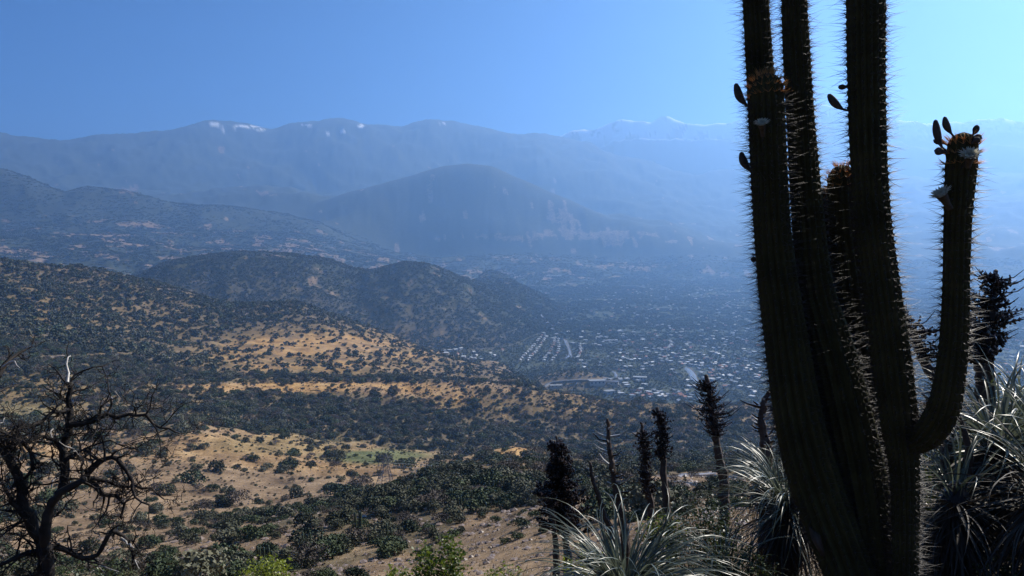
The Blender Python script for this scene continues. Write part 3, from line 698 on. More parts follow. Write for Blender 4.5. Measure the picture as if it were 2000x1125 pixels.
# ------------------------------------------------------------------ steel pylon and its wires
M_steel = two_tone_r('weathered galvanised steel', (.12, .11, .11), (.22, .20, .20), .6)
M_wire = NT('dull aluminium cable').base((.35, .36, .38), .4, .5)
def bar(V, Fc, a, b, r, k=4):
    a, b = Vector(a), Vector(b); d = (b - a).normalized(); u = d.orthogonal().normalized(); v = d.cross(u); n = len(V)
    for p in (a, b):
        for i in range(k): t = 2 * math.pi * i / k; V.append(p + (u * math.cos(t) + v * math.sin(t)) * r)
    for i in range(k): Fc.append((n + i, n + (i + 1) % k, n + k + (i + 1) % k, n + k + i))
pa = at(742, 0, PYLON[2]); pz = h1(pa.x, pa.y)
ptop = at(742, 889, PYLON[2]).z; PH = ptop - pz
print('pylon height', PH)
pyl = empty('power_pylon', (pa.x, pa.y, pz)); pyl.rotation_euler = (0, 0, .5)
tag(pyl, 'lattice steel power pylon standing on the open slope past the dark green ridge', 'pylon')
def wid(t): return 3.6 * (1 - t) ** 1.15 + .55
nseg = 9; hts = [PH * .80 * (1 - (1 - i / nseg) ** 1.15) for i in range(nseg + 1)]
for sx, sy in ((1, 1), (1, -1), (-1, -1), (-1, 1)):
    V, Fc = [], []
    for i in range(nseg):
        w0, w1 = wid(hts[i] / PH), wid(hts[i + 1] / PH); bar(V, Fc, (sx * w0, sy * w0, hts[i] - (1 if i == 0 else 0)), (sx * w1, sy * w1, hts[i + 1]), .17)
    wt = wid(.8); bar(V, Fc, (sx * wt, sy * wt, hts[-1]), (sx * .2, sy * .2, PH), .14)
    mesh_obj('leg', V, Fc, M_steel, parent=pyl)
for i in range(nseg):
    V, Fc = [], []; w0, w1 = wid(hts[i] / PH), wid(hts[i + 1] / PH)
    c0 = [(w0, w0), (w0, -w0), (-w0, -w0), (-w0, w0)]; c1 = [(w1, w1), (w1, -w1), (-w1, -w1), (-w1, w1)]
    for k in range(4):
        a, b_ = c0[k], c0[(k + 1) % 4]; c, d = c1[k], c1[(k + 1) % 4]
        bar(V, Fc, (*a, hts[i]), (*d, hts[i + 1]), .055); bar(V, Fc, (*b_, hts[i]), (*c, hts[i + 1]), .055); bar(V, Fc, (*c, hts[i + 1]), (*d, hts[i + 1]), .055)
    mesh_obj('brace', V, Fc, M_steel, parent=pyl)
arms = []
for hz, L in ((PH * .70, 4.6), (PH * .80, 3.9), (PH * .90, 3.2)):
    for s in (-1, 1):
        V, Fc = [], []; bar(V, Fc, (s * .4, .3, hz), (s * L, 0, hz), .10); bar(V, Fc, (s * .4, -.3, hz), (s * L, 0, hz), .10); bar(V, Fc, (s * .3, 0, hz + 1.3), (s * L, 0, hz), .09); bar(V, Fc, (s * L * .5, 0, hz), (s * L * .5, 0, hz + .7), .06)
        arm = mesh_obj('crossarm', V, Fc, M_steel, parent=pyl)
        V, Fc = [], []; bar(V, Fc, (s * L, 0, hz), (s * L, 0, hz - 1.5), .14, 6); mesh_obj('insulator', V, Fc, M_glass_dark, parent=arm); arms.append((s * L, hz - 1.5))
far_p = at(1720, 870, 900.)
for n_, (ax, hz) in enumerate(arms):
    a = Vector((pa.x + ax * math.cos(.5), pa.y + ax * math.sin(.5), pz + hz)); b_ = Vector((far_p.x + ax, far_p.y, far_p.z + (hz - PH * .8)))
    V, Fc = [], []; N_ = 40; prev = None
    for i in range(N_ + 1):
        t = i / N_; p = a.lerp(b_, t); p.z -= 4 * 14 * t * (1 - t)
        if prev is not None: bar(V, Fc, prev, p, .035, 3)
        prev = p
    lvl = ['lowest', 'lowest', 'middle', 'middle', 'top', 'top'][n_]; sd = ['left', 'right'][n_ % 2]
    tag(mesh_obj('power_cable', V, Fc, M_wire), f'{lvl} thin power cable from the {sd} arm of the steel pylon', 'cable', 'cables running from the pylon')

# ------------------------------------------------------------------ tubes
def frames(P):
    P = [Vector(p) for p in P]; T = []
    for i in range(len(P)): T.append((P[min(i + 1, len(P) - 1)] - P[max(i - 1, 0)]).normalized())
    u = T[0].orthogonal().normalized(); out = []
    for i, t in enumerate(T):
        u = (u - t * u.dot(t)).normalized(); out.append((t, u, t.cross(u)))
    return P, out
def smooth_path(P, rad, step):
    """resample control points (Vector) and radii to even steps with a Catmull-Rom curve"""
    P = [Vector(p) for p in P]; Q, S = [], []
    for i in range(len(P) - 1):
        a, b, c, d = P[max(i - 1, 0)], P[i], P[i + 1], P[min(i + 2, len(P) - 1)]
        n = max(1, int((c - b).length / step))
        for k in range(n):
            t = k / n
            Q.append(.5 * ((2 * b) + (c - a) * t + (2 * a - 5 * b + 4 * c - d) * t * t + (3 * b - a - 3 * c + d) * t ** 3)); S.append(rad[i] * (1 - t) + rad[i + 1] * t)
    Q.append(P[-1]); S.append(rad[-1]); return Q, S
def tube(V, Fc, P, rad, k=6, cap=True):
    Q, fr = frames(P); b = len(V)
    for i, (p, (t, u, v)) in enumerate(zip(Q, fr)):
        for j in range(k):
            a = 2 * math.pi * j / k; V.append(p + (u * math.cos(a) + v * math.sin(a)) * rad[i])
    for i in range(len(Q) - 1):
        for j in range(k): Fc.append((b + i * k + j, b + i * k + (j + 1) % k, b + (i + 1) * k + (j + 1) % k, b + (i + 1) * k + j))
    if cap:
        V.append(Q[-1] + fr[-1][0] * rad[-1] * .6); e = len(V) - 1; o = b + (len(Q) - 1) * k
        for j in range(k): Fc.append((o + j, o + (j + 1) % k, e))

# ------------------------------------------------------------------ the giant cactus
def m_cactus():
    t = NT('old cactus skin'); P = t.obj()
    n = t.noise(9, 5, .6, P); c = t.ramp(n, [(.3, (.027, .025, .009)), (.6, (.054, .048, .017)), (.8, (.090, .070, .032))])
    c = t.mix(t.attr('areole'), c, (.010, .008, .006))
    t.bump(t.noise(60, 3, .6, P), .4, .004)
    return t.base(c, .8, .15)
M_cactus = m_cactus()
def m_spine(name, c, tl):
    t = NT(name); t.base(c, .5, .3); tr = t.node('ShaderNodeBsdfTranslucent'); tr.inputs[0].default_value = (*[min(1, x * 1.5) for x in c], 1)
    mx = t.node('ShaderNodeMixShader'); mx.inputs[0].default_value = tl
    t.L(t.b.outputs[0], mx.inputs[1]); t.L(tr.outputs[0], mx.inputs[2]); t.L(mx.outputs[0], t.out.inputs[0]); return t.m
M_spine = m_spine('grey brown spines', (.034, .026, .023), .10)
M_spine_new = m_spine('rust orange young spines', (.50, .26, .085), .5)
M_wood = two_tone('corky brown scar', (.03, .020, .013), (.08, .052, .035), 18, .8, .01)
def spine_mesh(name, base, dirn, length, rad, mat, parent):
    n = len(base); dirn = dirn / np.linalg.norm(dirn, axis=1)[:, None]
    ref = np.where(np.abs(dirn[:, 2:3]) < .9, np.array([[0, 0, 1.]]), np.array([[1., 0, 0]]))
    u = np.cross(dirn, ref); u /= np.linalg.norm(u, axis=1)[:, None]; v = np.cross(dirn, u)
    V = np.empty((n, 4, 3))
    for i in range(3):
        a = 2 * math.pi * i / 3; V[:, i] = base + (u * math.cos(a) + v * math.sin(a)) * rad[:, None]
    V[:, 3] = base + dirn * length[:, None]
    o = np.arange(n)[:, None] * 4
    Fc = np.concatenate([o + np.array([[0, 1, 3]]), o + np.array([[1, 2, 3]]), o + np.array([[2, 0, 3]])], 0)
    s = np_mesh(name, V.reshape(-1, 3), Fc, mat, parent=parent); s['kind'] = 'stuff'; return s
def cactus_stem(root, ctrl, ribs, seed, top=True, new_top=.085, spine_len=1.0, dens=1.0):
    """ctrl: (photo x, photo y, distance, half width in photo px) from the foot upward"""
    P = [at(x, y, D) for x, y, D, w in ctrl]; rad = [w * D * math.cos(float(pdir(x, y)[0])) ** 2 / F for p, (x, y, D, w) in zip(P, ctrl)]
    Q, S = smooth_path(P, rad, .012); g = np.random.default_rng(seed)
    n = len(Q); L = np.concatenate([[0], np.cumsum([(Q[i + 1] - Q[i]).length for i in range(n - 1)])])
    if top:
        rt = S[-1]; end = L[-1]
        for i in range(n):
            d = end - L[i]
            if d < rt * 1.15: S[i] *= max(.05, math.sqrt(max(0, 1 - ((rt * 1.15 - d) / (rt * 1.15)) ** 2)))
    Q, fr = frames(Q); C = np.array([p[:] for p in Q]); U = np.array([f[1][:] for f in fr]); W = np.array([f[2][:] for f in fr]); T = np.array([f[0][:] for f in fr])
    m = ribs * 6; ang = np.arange(m) / m * 2 * math.pi; ph = (ang * ribs / (2 * math.pi)) % 1
    prof = 1 - .25 * (np.abs(ph - .5) * 2) ** 1.5                  # crest at ph = .5
    S = np.array(S); gap = .024
    tub = 1 + .035 * np.cos(2 * math.pi * L / gap)[:, None] * np.exp(-((ph - .5) / .16) ** 2)[None, :]
    wob = 1 + .02 * np.sin(L * 6 + seed)[:, None] * np.cos(ang + seed)[None, :]
    Rr = S[:, None] * prof[None] * tub * wob
    V = C[:, None] + U[:, None] * (np.cos(ang)[None, :, None] * Rr[..., None]) + W[:, None] * (np.sin(ang)[None, :, None] * Rr[..., None])
    idx = np.arange(n * m).reshape(n, m); j2 = (np.arange(m) + 1) % m
    Fc = np.stack([idx[:-1], idx[:-1][:, j2], idx[1:][:, j2], idx[1:]], -1).reshape(-1, 4)
    st = np_mesh('stem', V.reshape(-1, 3), Fc, M_cactus, smooth=True, parent=root)
    ar = (np.cos(2 * math.pi * L / gap)[:, None] > .55) * (np.abs(ph - .5) < .13)[None, :] * .8
    a = st.data.attributes.new('areole', 'FLOAT', 'POINT'); a.data.foreach_set('value', ar.astype(np.float32).ravel())
    # spines: one long and several short ones from every areole
    bases, dirs, lens, rads, young = [], [], [], [], []
    k_at = [int(np.argmin(np.abs(L - q))) for q in np.arange(gap, L[-1], gap / dens)]
    for k in k_at:
        for r in range(ribs):
            th = (r + .5) / ribs * 2 * math.pi; rr = S[k] * (1.0)
            out = U[k] * math.cos(th) + W[k] * math.sin(th); side = -U[k] * math.sin(th) + W[k] * math.cos(th)
            p = C[k] + out * rr * .985; tip = L[-1] - L[k] < new_top and top
            ln = g.uniform(.045, .088) * spine_len
            if tip:
                up = 1.2 * (1 - (L[-1] - L[k]) / new_top)
                for q in range(7):
                    bases.append(p); dirs.append(out * .7 + T[k] * (up + .2) + side * g.normal(0, .5) + g.normal(0, .22, 3)); lens.append(g.uniform(.018, .042)); rads.append(.0009); young.append(True)
            else:
                bases.append(p); dirs.append(out + T[k] * g.normal(.02, .28) + side * g.normal(0, .3)); lens.append(ln); rads.append(.0009); young.append(False)
                bases.append(p); dirs.append(out + T[k] * g.normal(-.1, .4) + side * g.normal(0, .4)); lens.append(ln * g.uniform(.4, .85)); rads.append(.0008); young.append(False)
                for q in range(5):
                    bases.append(p); dirs.append(out * .75 + T[k] * g.normal(0, .7) + side * g.normal(0, .7)); lens.append(g.uniform(.010, .028)); rads.append(.0008); young.append(False)
    bases, dirs, lens, rads, young = map(np.array, (bases, dirs, lens, rads, young))
    spine_mesh('spines', bases[~young], dirs[~young], lens[~young], rads[~young], M_spine, st)
    if young.any(): spine_mesh('young_spines', bases[young], dirs[young], lens[young], rads[young], M_spine_new, st)
    return st
foot = at(1690, 1215, 3.05)
cac = empty('columnar_cactus', (0, 0, 0)); tag(cac, 'giant dark spiny columnar cactus with several tall stems and one curved arm', 'cactus')
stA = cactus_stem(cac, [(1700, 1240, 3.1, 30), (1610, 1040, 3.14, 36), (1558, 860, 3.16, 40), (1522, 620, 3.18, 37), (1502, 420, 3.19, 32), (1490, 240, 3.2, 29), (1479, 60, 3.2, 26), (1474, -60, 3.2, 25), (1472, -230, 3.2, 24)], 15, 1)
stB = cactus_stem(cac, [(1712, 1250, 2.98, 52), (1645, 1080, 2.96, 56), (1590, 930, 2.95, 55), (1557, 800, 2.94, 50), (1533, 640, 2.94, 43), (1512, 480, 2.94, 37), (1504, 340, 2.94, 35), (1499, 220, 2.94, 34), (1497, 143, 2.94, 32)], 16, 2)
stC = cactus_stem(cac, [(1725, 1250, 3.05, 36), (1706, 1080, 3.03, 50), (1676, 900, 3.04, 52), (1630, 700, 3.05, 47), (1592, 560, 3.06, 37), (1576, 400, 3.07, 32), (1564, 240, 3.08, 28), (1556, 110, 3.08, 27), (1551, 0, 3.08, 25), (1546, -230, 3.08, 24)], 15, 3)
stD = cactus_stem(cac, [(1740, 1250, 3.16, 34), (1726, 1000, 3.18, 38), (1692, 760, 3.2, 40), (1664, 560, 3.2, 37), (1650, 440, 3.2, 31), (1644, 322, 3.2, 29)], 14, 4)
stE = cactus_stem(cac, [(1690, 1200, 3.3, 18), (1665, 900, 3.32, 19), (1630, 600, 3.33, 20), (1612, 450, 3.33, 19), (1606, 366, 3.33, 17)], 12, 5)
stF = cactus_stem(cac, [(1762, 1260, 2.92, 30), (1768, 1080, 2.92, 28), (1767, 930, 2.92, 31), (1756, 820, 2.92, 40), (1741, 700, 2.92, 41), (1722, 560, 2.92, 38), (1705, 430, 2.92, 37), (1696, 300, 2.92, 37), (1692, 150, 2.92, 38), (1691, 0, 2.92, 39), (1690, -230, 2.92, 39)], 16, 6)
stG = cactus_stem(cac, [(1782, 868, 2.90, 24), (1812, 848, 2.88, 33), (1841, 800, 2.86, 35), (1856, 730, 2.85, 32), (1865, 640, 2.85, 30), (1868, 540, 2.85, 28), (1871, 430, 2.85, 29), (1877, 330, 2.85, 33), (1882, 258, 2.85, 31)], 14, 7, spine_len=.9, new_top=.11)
V, Fc = [], []
tube(V, Fc, [at(1584, 1030, 2.905), at(1594, 1050, 2.87), at(1608, 1085, 2.865)], [.008, .018, .007], 8); mesh_obj('bark_scar', V, Fc, M_wood, parent=stB, smooth=True)
M_bud = two_tone('brown scaly flower bud', (.035, .030, .022), (.080, .060, .045), 60, .8, .004)
M_petal = NT('cream white petals'); 
_tr = M_petal.node('ShaderNodeBsdfTranslucent'); _tr.inputs[0].default_value = (.60, .56, .42, 1); _mx = M_petal.node('ShaderNodeMixShader'); _mx.inputs[0].default_value = .45
M_petal.base((.42, .40, .31), .6, .2); M_petal.L(M_petal.b.outputs[0], _mx.inputs[1]); M_petal.L(_tr.outputs[0], _mx.inputs[2]); M_petal.L(_mx.outputs[0], M_petal.out.inputs[0]); M_petal = M_petal.m
def bud(parent, pts, D, w):
    P = [at(x, y, D) for x, y in pts]; Q, _ = smooth_path(P, [1] * len(P), .004); n = len(Q)
    rad = []
    for i in range(n):
        t = i / (n - 1); rad.append(w * D / F * (.28 + .72 * math.sin(math.pi * max(0, (t - .25)) / .8) ** 1.2 if t > .25 else .28) * (1 if t < .97 else .5))
    V, Fc = [], []; tube(V, Fc, Q, rad, 8); return mesh_obj('flower_bud', V, Fc, M_bud, parent=parent, smooth=True)
for par, pts, D, w in ((stA, [(1470, 215), (1456, 203), (1444, 188), (1437, 163)], 3.1, 7.5), (stA, [(1476, 345), (1464, 332), (1452, 315), (1448, 297)], 3.05, 7.5), (stF, [(1660, 216), (1648, 214), (1632, 203), (1618, 184)], 2.9, 7),
                       (stF, [(1660, 170), (1650, 170), (1637, 170)], 2.9, 5), (stA, [(1484, 508), (1476, 507), (1466, 506)], 3.05, 5.5), (stG, [(1856, 296), (1841, 289), (1831, 264), (1827, 234)], 2.83, 6.5),
                       (stG, [(1866, 270), (1856, 258), (1848, 244), (1845, 228)], 2.80, 6), (stG, [(1850, 298), (1838, 296), (1825, 294)], 2.80, 7), (stG, [(1850, 283), (1838, 277), (1823, 274)], 2.86, 6), (stG, [(1896, 270), (1905, 268), (1918, 270)], 2.82, 6), (stG, [(1896, 268), (1904, 258), (1909, 244)], 2.84, 5.5), (stG, [(1896, 280), (1905, 276), (1912, 268)], 2.8, 6)):
    bud(par, pts, D, w)
def flower(parent, base, mouth, D, r):
    a, b_ = at(*base, D), at(*mouth, D - .026); ax = (b_ - a).normalized(); Q = [a.lerp(b_, t / 5) for t in range(6)]
    V, Fc = [], []; tube(V, Fc, Q, [r * D / F * (.28 + .25 * (t / 5) ** 2) for t in range(6)], 8, False); tb = mesh_obj('flower', V, Fc, M_bud, parent=parent, smooth=True)
    u = ax.orthogonal().normalized(); v = ax.cross(u); R0 = r * D / F
    for ring, (cnt, opn, ln) in enumerate(((15, .85, 1.0), (13, .5, .95), (9, .22, .85))):
        for i in range(cnt):
            th = 2 * math.pi * (i + .5 * ring) / cnt + random.uniform(-.1, .1); o = u * math.cos(th) + v * math.sin(th); s = ax.cross(o); V = []; Fc = []
            for k in range(5):
                t = k / 4; an = opn * (t ** .8); p = b_ - ax * R0 * .3 + o * R0 * (.3 + ln * t * math.sin(an)) + ax * R0 * (ln * t * math.cos(an) * .95); w = R0 * .15 * math.sin(math.pi * min(1, .25 + t * .75)) + .0004
                V += [p - s * w, p + s * w]
            for k in range(4): Fc.append((2 * k, 2 * k + 1, 2 * k + 3, 2 * k + 2))
            mesh_obj('petal', V, Fc, M_petal, parent=tb)
# a flower's petals are sub-parts of the cactus; they hang on the flower tube, three levels in all
def flower_on(par, *a):
    n0 = len(bpy.data.objects); flower(par, *a)
for a in (((1490, 266), (1488, 242), 2.86, 15), ((1890, 326), (1894, 304), 2.79, 18), ((1856, 408), (1839, 380), 2.8, 19)): flower_on(cac, *a)

# ------------------------------------------------------------------ dried puya flower stalks
M_stalk = two_tone('dry grey-brown stalk', (.040, .029, .023), (.095, .070, .055), 14, .7, .006)
M_pod = two_tone('black-brown seed pods', (.012, .009, .008), (.045, .030, .024), 30, 0)
M_pale = two_tone('sun bleached stubs', (.26, .235, .20), (.45, .42, .37), 25, 0)
def pod_cloud(parent, centers, size, seed):
    g = np.random.default_rng(seed); c = np.asarray(centers); n = len(c)
    s = size * g.uniform(.6, 1.3, n)[:, None, None]
    rq = g.normal(size=(n, 6, 3)) * .12
    oct_ = np.array([(1, 0, 0), (-1, 0, 0), (0, 1, 0), (0, -1, 0), (0, 0, 1.5), (0, 0, -.7)], float)[None] * .8 + rq
    a = g.uniform(0, 6.28, n); R3 = np.zeros((n, 3, 3)); R3[:, 0, 0] = np.cos(a); R3[:, 0, 1] = -np.sin(a); R3[:, 1, 0] = np.sin(a); R3[:, 1, 1] = np.cos(a); R3[:, 2, 2] = 1
    V = c[:, None] + np.einsum('nij,nkj->nki', R3, oct_) * s
    f = np.array([(0, 2, 4), (2, 1, 4), (1, 3, 4), (3, 0, 4), (2, 0, 5), (1, 2, 5), (3, 1, 5), (0, 3, 5)])
    Fc = (np.arange(n)[:, None, None] * 6 + f[None]).reshape(-1, 3)
    o = np_mesh('seed_pods', V.reshape(-1, 3), Fc, M_pod, parent=parent); o['kind'] = 'stuff'; return o
def seed_stalk(pts, D, w, label, head=None, hw=None, style='spiky', seed=0, nb=26, blen=1.0, drop=1.2):
    """pts: stalk line in photo px from the foot up; head: (y of head foot, y of head top)"""
    g = random.Random(seed); P = [at(x, y, D) for x, y in pts]; k = D / F
    gz = h1(P[0].x, P[0].y); base = Vector((P[0].x + (P[0].x - P[1].x) * .1, P[0].y, min(gz, P[0].z) - .05))
    P = [base] + P; Q, S = smooth_path(P, [w * .55 * k] * 2 + [w * .5 * k * (1 - .5 * i / max(1, len(pts) - 2)) for i in range(1, len(pts))], .03)
    root = empty('seed_stalk', base); tag(root, label, 'plant stalk', 'dried puya flower stalks')
    loc = lambda v: v - base
    V, Fc = [], []; tube(V, Fc, [loc(q) + Vector((g.uniform(-1, 1), g.uniform(-1, 1), 0)) * w * k * .07 for q in Q], [s * g.uniform(.85, 1.15) for s in S], 7); mesh_obj('stalk', V, Fc, M_stalk, parent=root, smooth=False)
    if not head: return root
    hy = [i for i, q in enumerate(Q) if head[1] <= float(proj(q.x, q.y, q.z)[1]) <= head[0]]
    if not hy: return root
    i0, i1 = hy[0], hy[-1]; pods = []
    for b_ in range(nb):
        t = (b_ + g.random()) / nb; q = Q[int(i0 + (i1 - i0) * t)]; an = g.uniform(0, 6.28)
        shape = {'cone': (.5 + .6 * math.sin(math.pi * min(1, .2 + .7 * t))) * (1.15 - .75 * t), 'spiky': (.55 + .45 * math.sin(math.pi * t)), 'stub': g.uniform(.35, 1), 'slim': .8}[style]
        Lb = hw * .5 * k * shape * g.uniform(.75, 1.3) * blen; o = Vector((math.cos(an), math.sin(an), 0)); rise = {'cone': .05, 'spiky': .12, 'stub': .18, 'slim': .15}[style]
        if style in ('spiky', 'stub'): Lb *= g.choice([.8, 1, 1, 1.35])
        pp = [q + o * Lb * s + Vector((0, 0, Lb * (rise * s + .30 * s * s * s * g.uniform(.3, 1.2)))) for s in (0, .33, .66, 1)]
        V, Fc = [], []; r0 = w * k * {'stub': .18, 'spiky': .10}.get(style, .13); tube(V, Fc, [loc(p) for p in pp], [r0, r0 * .75, r0 * .55, r0 * .25], 4)
        pale = style == 'stub' and g.random() < .45 or g.random() < .08
        mesh_obj('side_branch', V, Fc, M_pale if pale else M_pod, parent=root)
        if style in ('cone', 'spiky', 'slim'):
            for _ in range({'cone': 26, 'spiky': 14, 'slim': 16}[style]):
                s = g.uniform(0, .95 if style == 'cone' else .62); c = q + o * Lb * s + Vector((g.gauss(0, .007), g.gauss(0, .007), Lb * (rise * s + .3 * s ** 3) + g.gauss(0, .009))); pods.append(loc(c))
    if style != 'stub':
        for i in range(i0, i1):
            for _ in range(18): pods.append(loc(Q[i] + Vector((g.gauss(0, w * k * .5), g.gauss(0, w * k * .5), g.uniform(-.02, .02)))))
        pod_cloud(root, [tuple(p) for p in pods], .0155 if style == 'cone' else .0115, seed)
    return root
seed_stalk([(1108, 1090), (1100, 1035), (1094, 980), (1090, 900), (1087, 852)], 6.0, 15, 'fat cone-shaped black seed head, first and broadest of the row of stalks', (1045, 862), 100, 'cone', 1, 130)
seed_stalk([(1086, 1092), (1083, 1040), (1076, 985), (1066, 966), (1050, 968)], 5.8, 13, 'short stalk with a drooping tangled head at the foot of the broadest seed head', (985, 962), 60, 'slim', 2, 30)
seed_stalk([(1192, 1048), (1180, 1010), (1168, 965), (1157, 935), (1152, 903)], 6.2, 15, 'short leaning broken stalk with stubs beside the bare tall stalk', (1040, 908), 26, 'stub', 3, 16)
seed_stalk([(1220, 1045), (1208, 985), (1198, 925), (1190, 870), (1187, 818)], 6.3, 18, 'tall bare stalk with pale broken stubs and pointed tip', (985, 825), 70, 'stub', 4, 34)
seed_stalk([(1272, 1010), (1266, 960), (1262, 930), (1258, 880), (1253, 828)], 6.6, 15, 'narrow black seed head standing close behind the very long thin stalk', (965, 836), 50, 'slim', 5, 60)
seed_stalk([(1313, 1105), (1303, 1000), (1296, 920), (1291, 850), (1284, 796)], 5.4, 19, 'very long thin stalk with a ragged head rising out of the silver leaves', (900, 800), 46, 'slim', 6, 50)
seed_stalk([(1414, 958), (1406, 900), (1398, 850), (1389, 790), (1380, 733)], 7.0, 20, 'bushy black seed head with long side spikes on a clean stalk', (852, 738), 82, 'spiky', 7, 74)
seed_stalk([(1497, 905), (1494, 860), (1488, 825), (1492, 790), (1500, 765)], 6.8, 22, 'short spiky stalk half hidden by the edge of the cactus', (880, 770), 56, 'stub', 8, 30)
seed_stalk([(1850, 790), (1815, 725), (1795, 685), (1776, 640), (1760, 600)], 4.6, 20, 'slanting stalk with pods seen between the cactus trunk and its arm', (705, 600), 110, 'spiky', 9, 26)
seed_stalk([(1932, 800), (1932, 725), (1934, 665), (1938, 600), (1945, 528)], 4.9, 19, 'tall seed head with long curved spikes beside the arm of the cactus', (668, 532), 108, 'spiky', 10, 84)
seed_stalk([(1916, 800), (1913, 720), (1910, 680), (1904, 640), (1898, 610)], 4.7, 18, 'lower thick seed head tucked between the cactus arm and the tall spiky one', (705, 612), 70, 'cone', 11, 44)
seed_stalk([(1892, 900), (1882, 840), (1862, 790), (1845, 760)], 3.9, 13, 'bare leaning dead stalk under the cactus arm', (850, 770), 30, 'stub', 12, 8)

# ------------------------------------------------------------------ silver puya rosettes
def m_leaf(name, c1, c2, tl, rough=.42):
    t = NT(name); oi = t.node('ShaderNodeObjectInfo'); f = t.noise(8, 4, .6, t.obj())
    f = t.math('ADD', t.math('MULTIPLY', f, .5), t.math('MULTIPLY', oi.outputs['Random'], .5)); c = t.ramp(f, [(.25, c1), (.75, c2)])
    t.base(c, rough, .5); tr = t.node('ShaderNodeBsdfTranslucent'); t.L(c, tr.inputs[0]); mx = t.node('ShaderNodeMixShader'); mx.inputs[0].default_value = tl
    t.L(t.b.outputs[0], mx.inputs[1]); t.L(tr.outputs[0], mx.inputs[2]); t.L(mx.outputs[0], t.out.inputs[0]); return t.m
M_puya = m_leaf('silver-green puya leaf', (.026, .034, .020), (.150, .172, .125), .30, .36)
M_puya_dry_shade = m_leaf('shade-dark dead straw puya leaf', (.012, .009, .006), (.055, .042, .03), .15, .7)  # dead leaf colour taken darker to stand for shade under the crowns
def leaf_mesh(seed, el, L, w, droop, mat):
    g = random.Random(seed); V, Fc = [], []; n = 11; x = z = 0; a = el; ds = L / n; yy = 0; cur = g.uniform(-.5, .5)
    for i in range(n + 1):
        t = i / n; ww = w * .5 * (1 - t ** 1.6) * (.75 + .25 * min(1, t * 6)) + .0006; c, s = math.cos(a), math.sin(a)
        V += [(x, yy - ww, z), (x + s * ww * .45, yy, z - c * ww * .45), (x, yy + ww, z)]
        x += math.cos(a) * ds; z += math.sin(a) * ds; yy += cur * ds * t; a -= droop * (1.3 * t + .25) / n * (1 + g.uniform(-.2, .2))
    for i in range(n):
        for k in range(2): Fc.append((3 * i + k, 3 * i + k + 1, 3 * i + k + 4, 3 * i + k + 3))
    o = mesh_obj('leaf', V, Fc, mat, smooth=True); coll.objects.unlink(o); return o
LEAF = {}
for i in range(18):
    el = R(-15 + 92 * (i / 17)); LEAF[i] = (leaf_mesh(i, el, 1.15, .021, 1.9 + 1.2 * random.random() if el > .3 else 1.3, M_puya), leaf_mesh(i + 50, el - .6, 1.0, .018, 1.5, M_puya_dry_shade))
def puya(px, py, D, size, n, label, seed, low=0, dry=.18, stem=.12, skirt=220, extra=0):
    g = random.Random(seed); c = at(px, py, D); r = empty('puya_rosette', c); tag(r, label, 'puya', 'spiky silver-leaved puya plants')
    gz = h1(c.x, c.y); V, Fc = [], []; tube(V, Fc, [Vector((0, 0, min(-.08, gz - c.z) - .05)), Vector((0, 0, -.02)), Vector((0, 0, .05))], [stem * size, stem * size * 1.1, stem * size * .4], 8); mesh_obj('trunk', V, Fc, M_pod, parent=r)
    for i in range(n):
        t = (i + g.random()) / n; k = min(17, int(low + (18 - low) * t ** 1.15)); dr = g.random() < (max(.85, dry) if k < 6 else dry * (1.8 - 1.6 * t))  # low leaves mostly take the shade-darkened dead leaf
        src = LEAF[k][1 if dr else 0]; o = src.copy(); coll.objects.link(o); o.parent = r
        s = size * g.uniform(.72, 1.12); az = g.uniform(0, 6.283); q = stem * size * .5
        o.location = (math.cos(az) * q, math.sin(az) * q, g.uniform(-.1, .04) * size - (0.16 * size * (1 - t) if dr else 0)); o.rotation_euler = (g.gauss(0, .3), g.gauss(0, .18), az); o.scale = (s, s * g.uniform(.8, 1.2), s)
    # the thick skirt of dead leaves under the crown
    V, Fc = [], []
    for i in range(skirt):
        src = LEAF[g.randint(0, 6)][1].data; az = g.uniform(0, 6.283); s = size * g.uniform(.4, .85); M = Matrix.Translation((math.cos(az) * .05, math.sin(az) * .05, g.uniform(-.35, -.03) * size)) @ Matrix.Rotation(az, 4, 'Z') @ Matrix.Rotation(g.uniform(.2, .9), 4, 'Y') @ Matrix.Scale(s, 4); b_ = len(V)
        V += [M @ v.co for v in src.vertices]; Fc += [tuple(b_ + k for k in p.vertices) for p in src.polygons]
    sk = mesh_obj('dead_leaf_skirt', V, Fc, M_puya_dry_shade, parent=r); sk['kind'] = 'stuff'
    if extra:
        V, Fc = [], []
        for i in range(extra):
            src = LEAF[g.randint(4, 15)][0].data; s = size * g.uniform(.6, 1.05); M = Matrix.Rotation(g.uniform(0, 6.283), 4, 'Z') @ Matrix.Rotation(g.gauss(0, .25), 4, 'X') @ Matrix.Scale(s, 4); b_ = len(V)
            V += [M @ v.co for v in src.vertices]; Fc += [tuple(b_ + k for k in p.vertices) for p in src.polygons]
        sk = mesh_obj('inner_leaves', V, Fc, M_puya, parent=r, smooth=True); sk['kind'] = 'stuff'
    return r
puya(1218, 1165, 3.5, .58, 290, 'silver spiky rosette in front, with the long thin stalk rising behind it', 1, extra=220)
puya(1540, 985, 4.4, .52, 290, 'silver spiky clump arching out from behind the foot of the cactus', 2, 2, .3, skirt=500, extra=60)
puya(1500, 935, 5.6, .42, 110, 'pale rosette lying behind the arching clump next to the cactus', 3)
puya(1950, 870, 4.3, .62, 290, 'biggest silver-topped puya mound beyond the cactus arm', 4, 0, .45, skirt=700)
puya(1868, 965, 3.75, .52, 170, 'dark straggly puya right behind the elbow of the cactus arm', 5, 0, 1.0, skirt=400)  # mostly dark dead leaves, so its shade lies in the colour
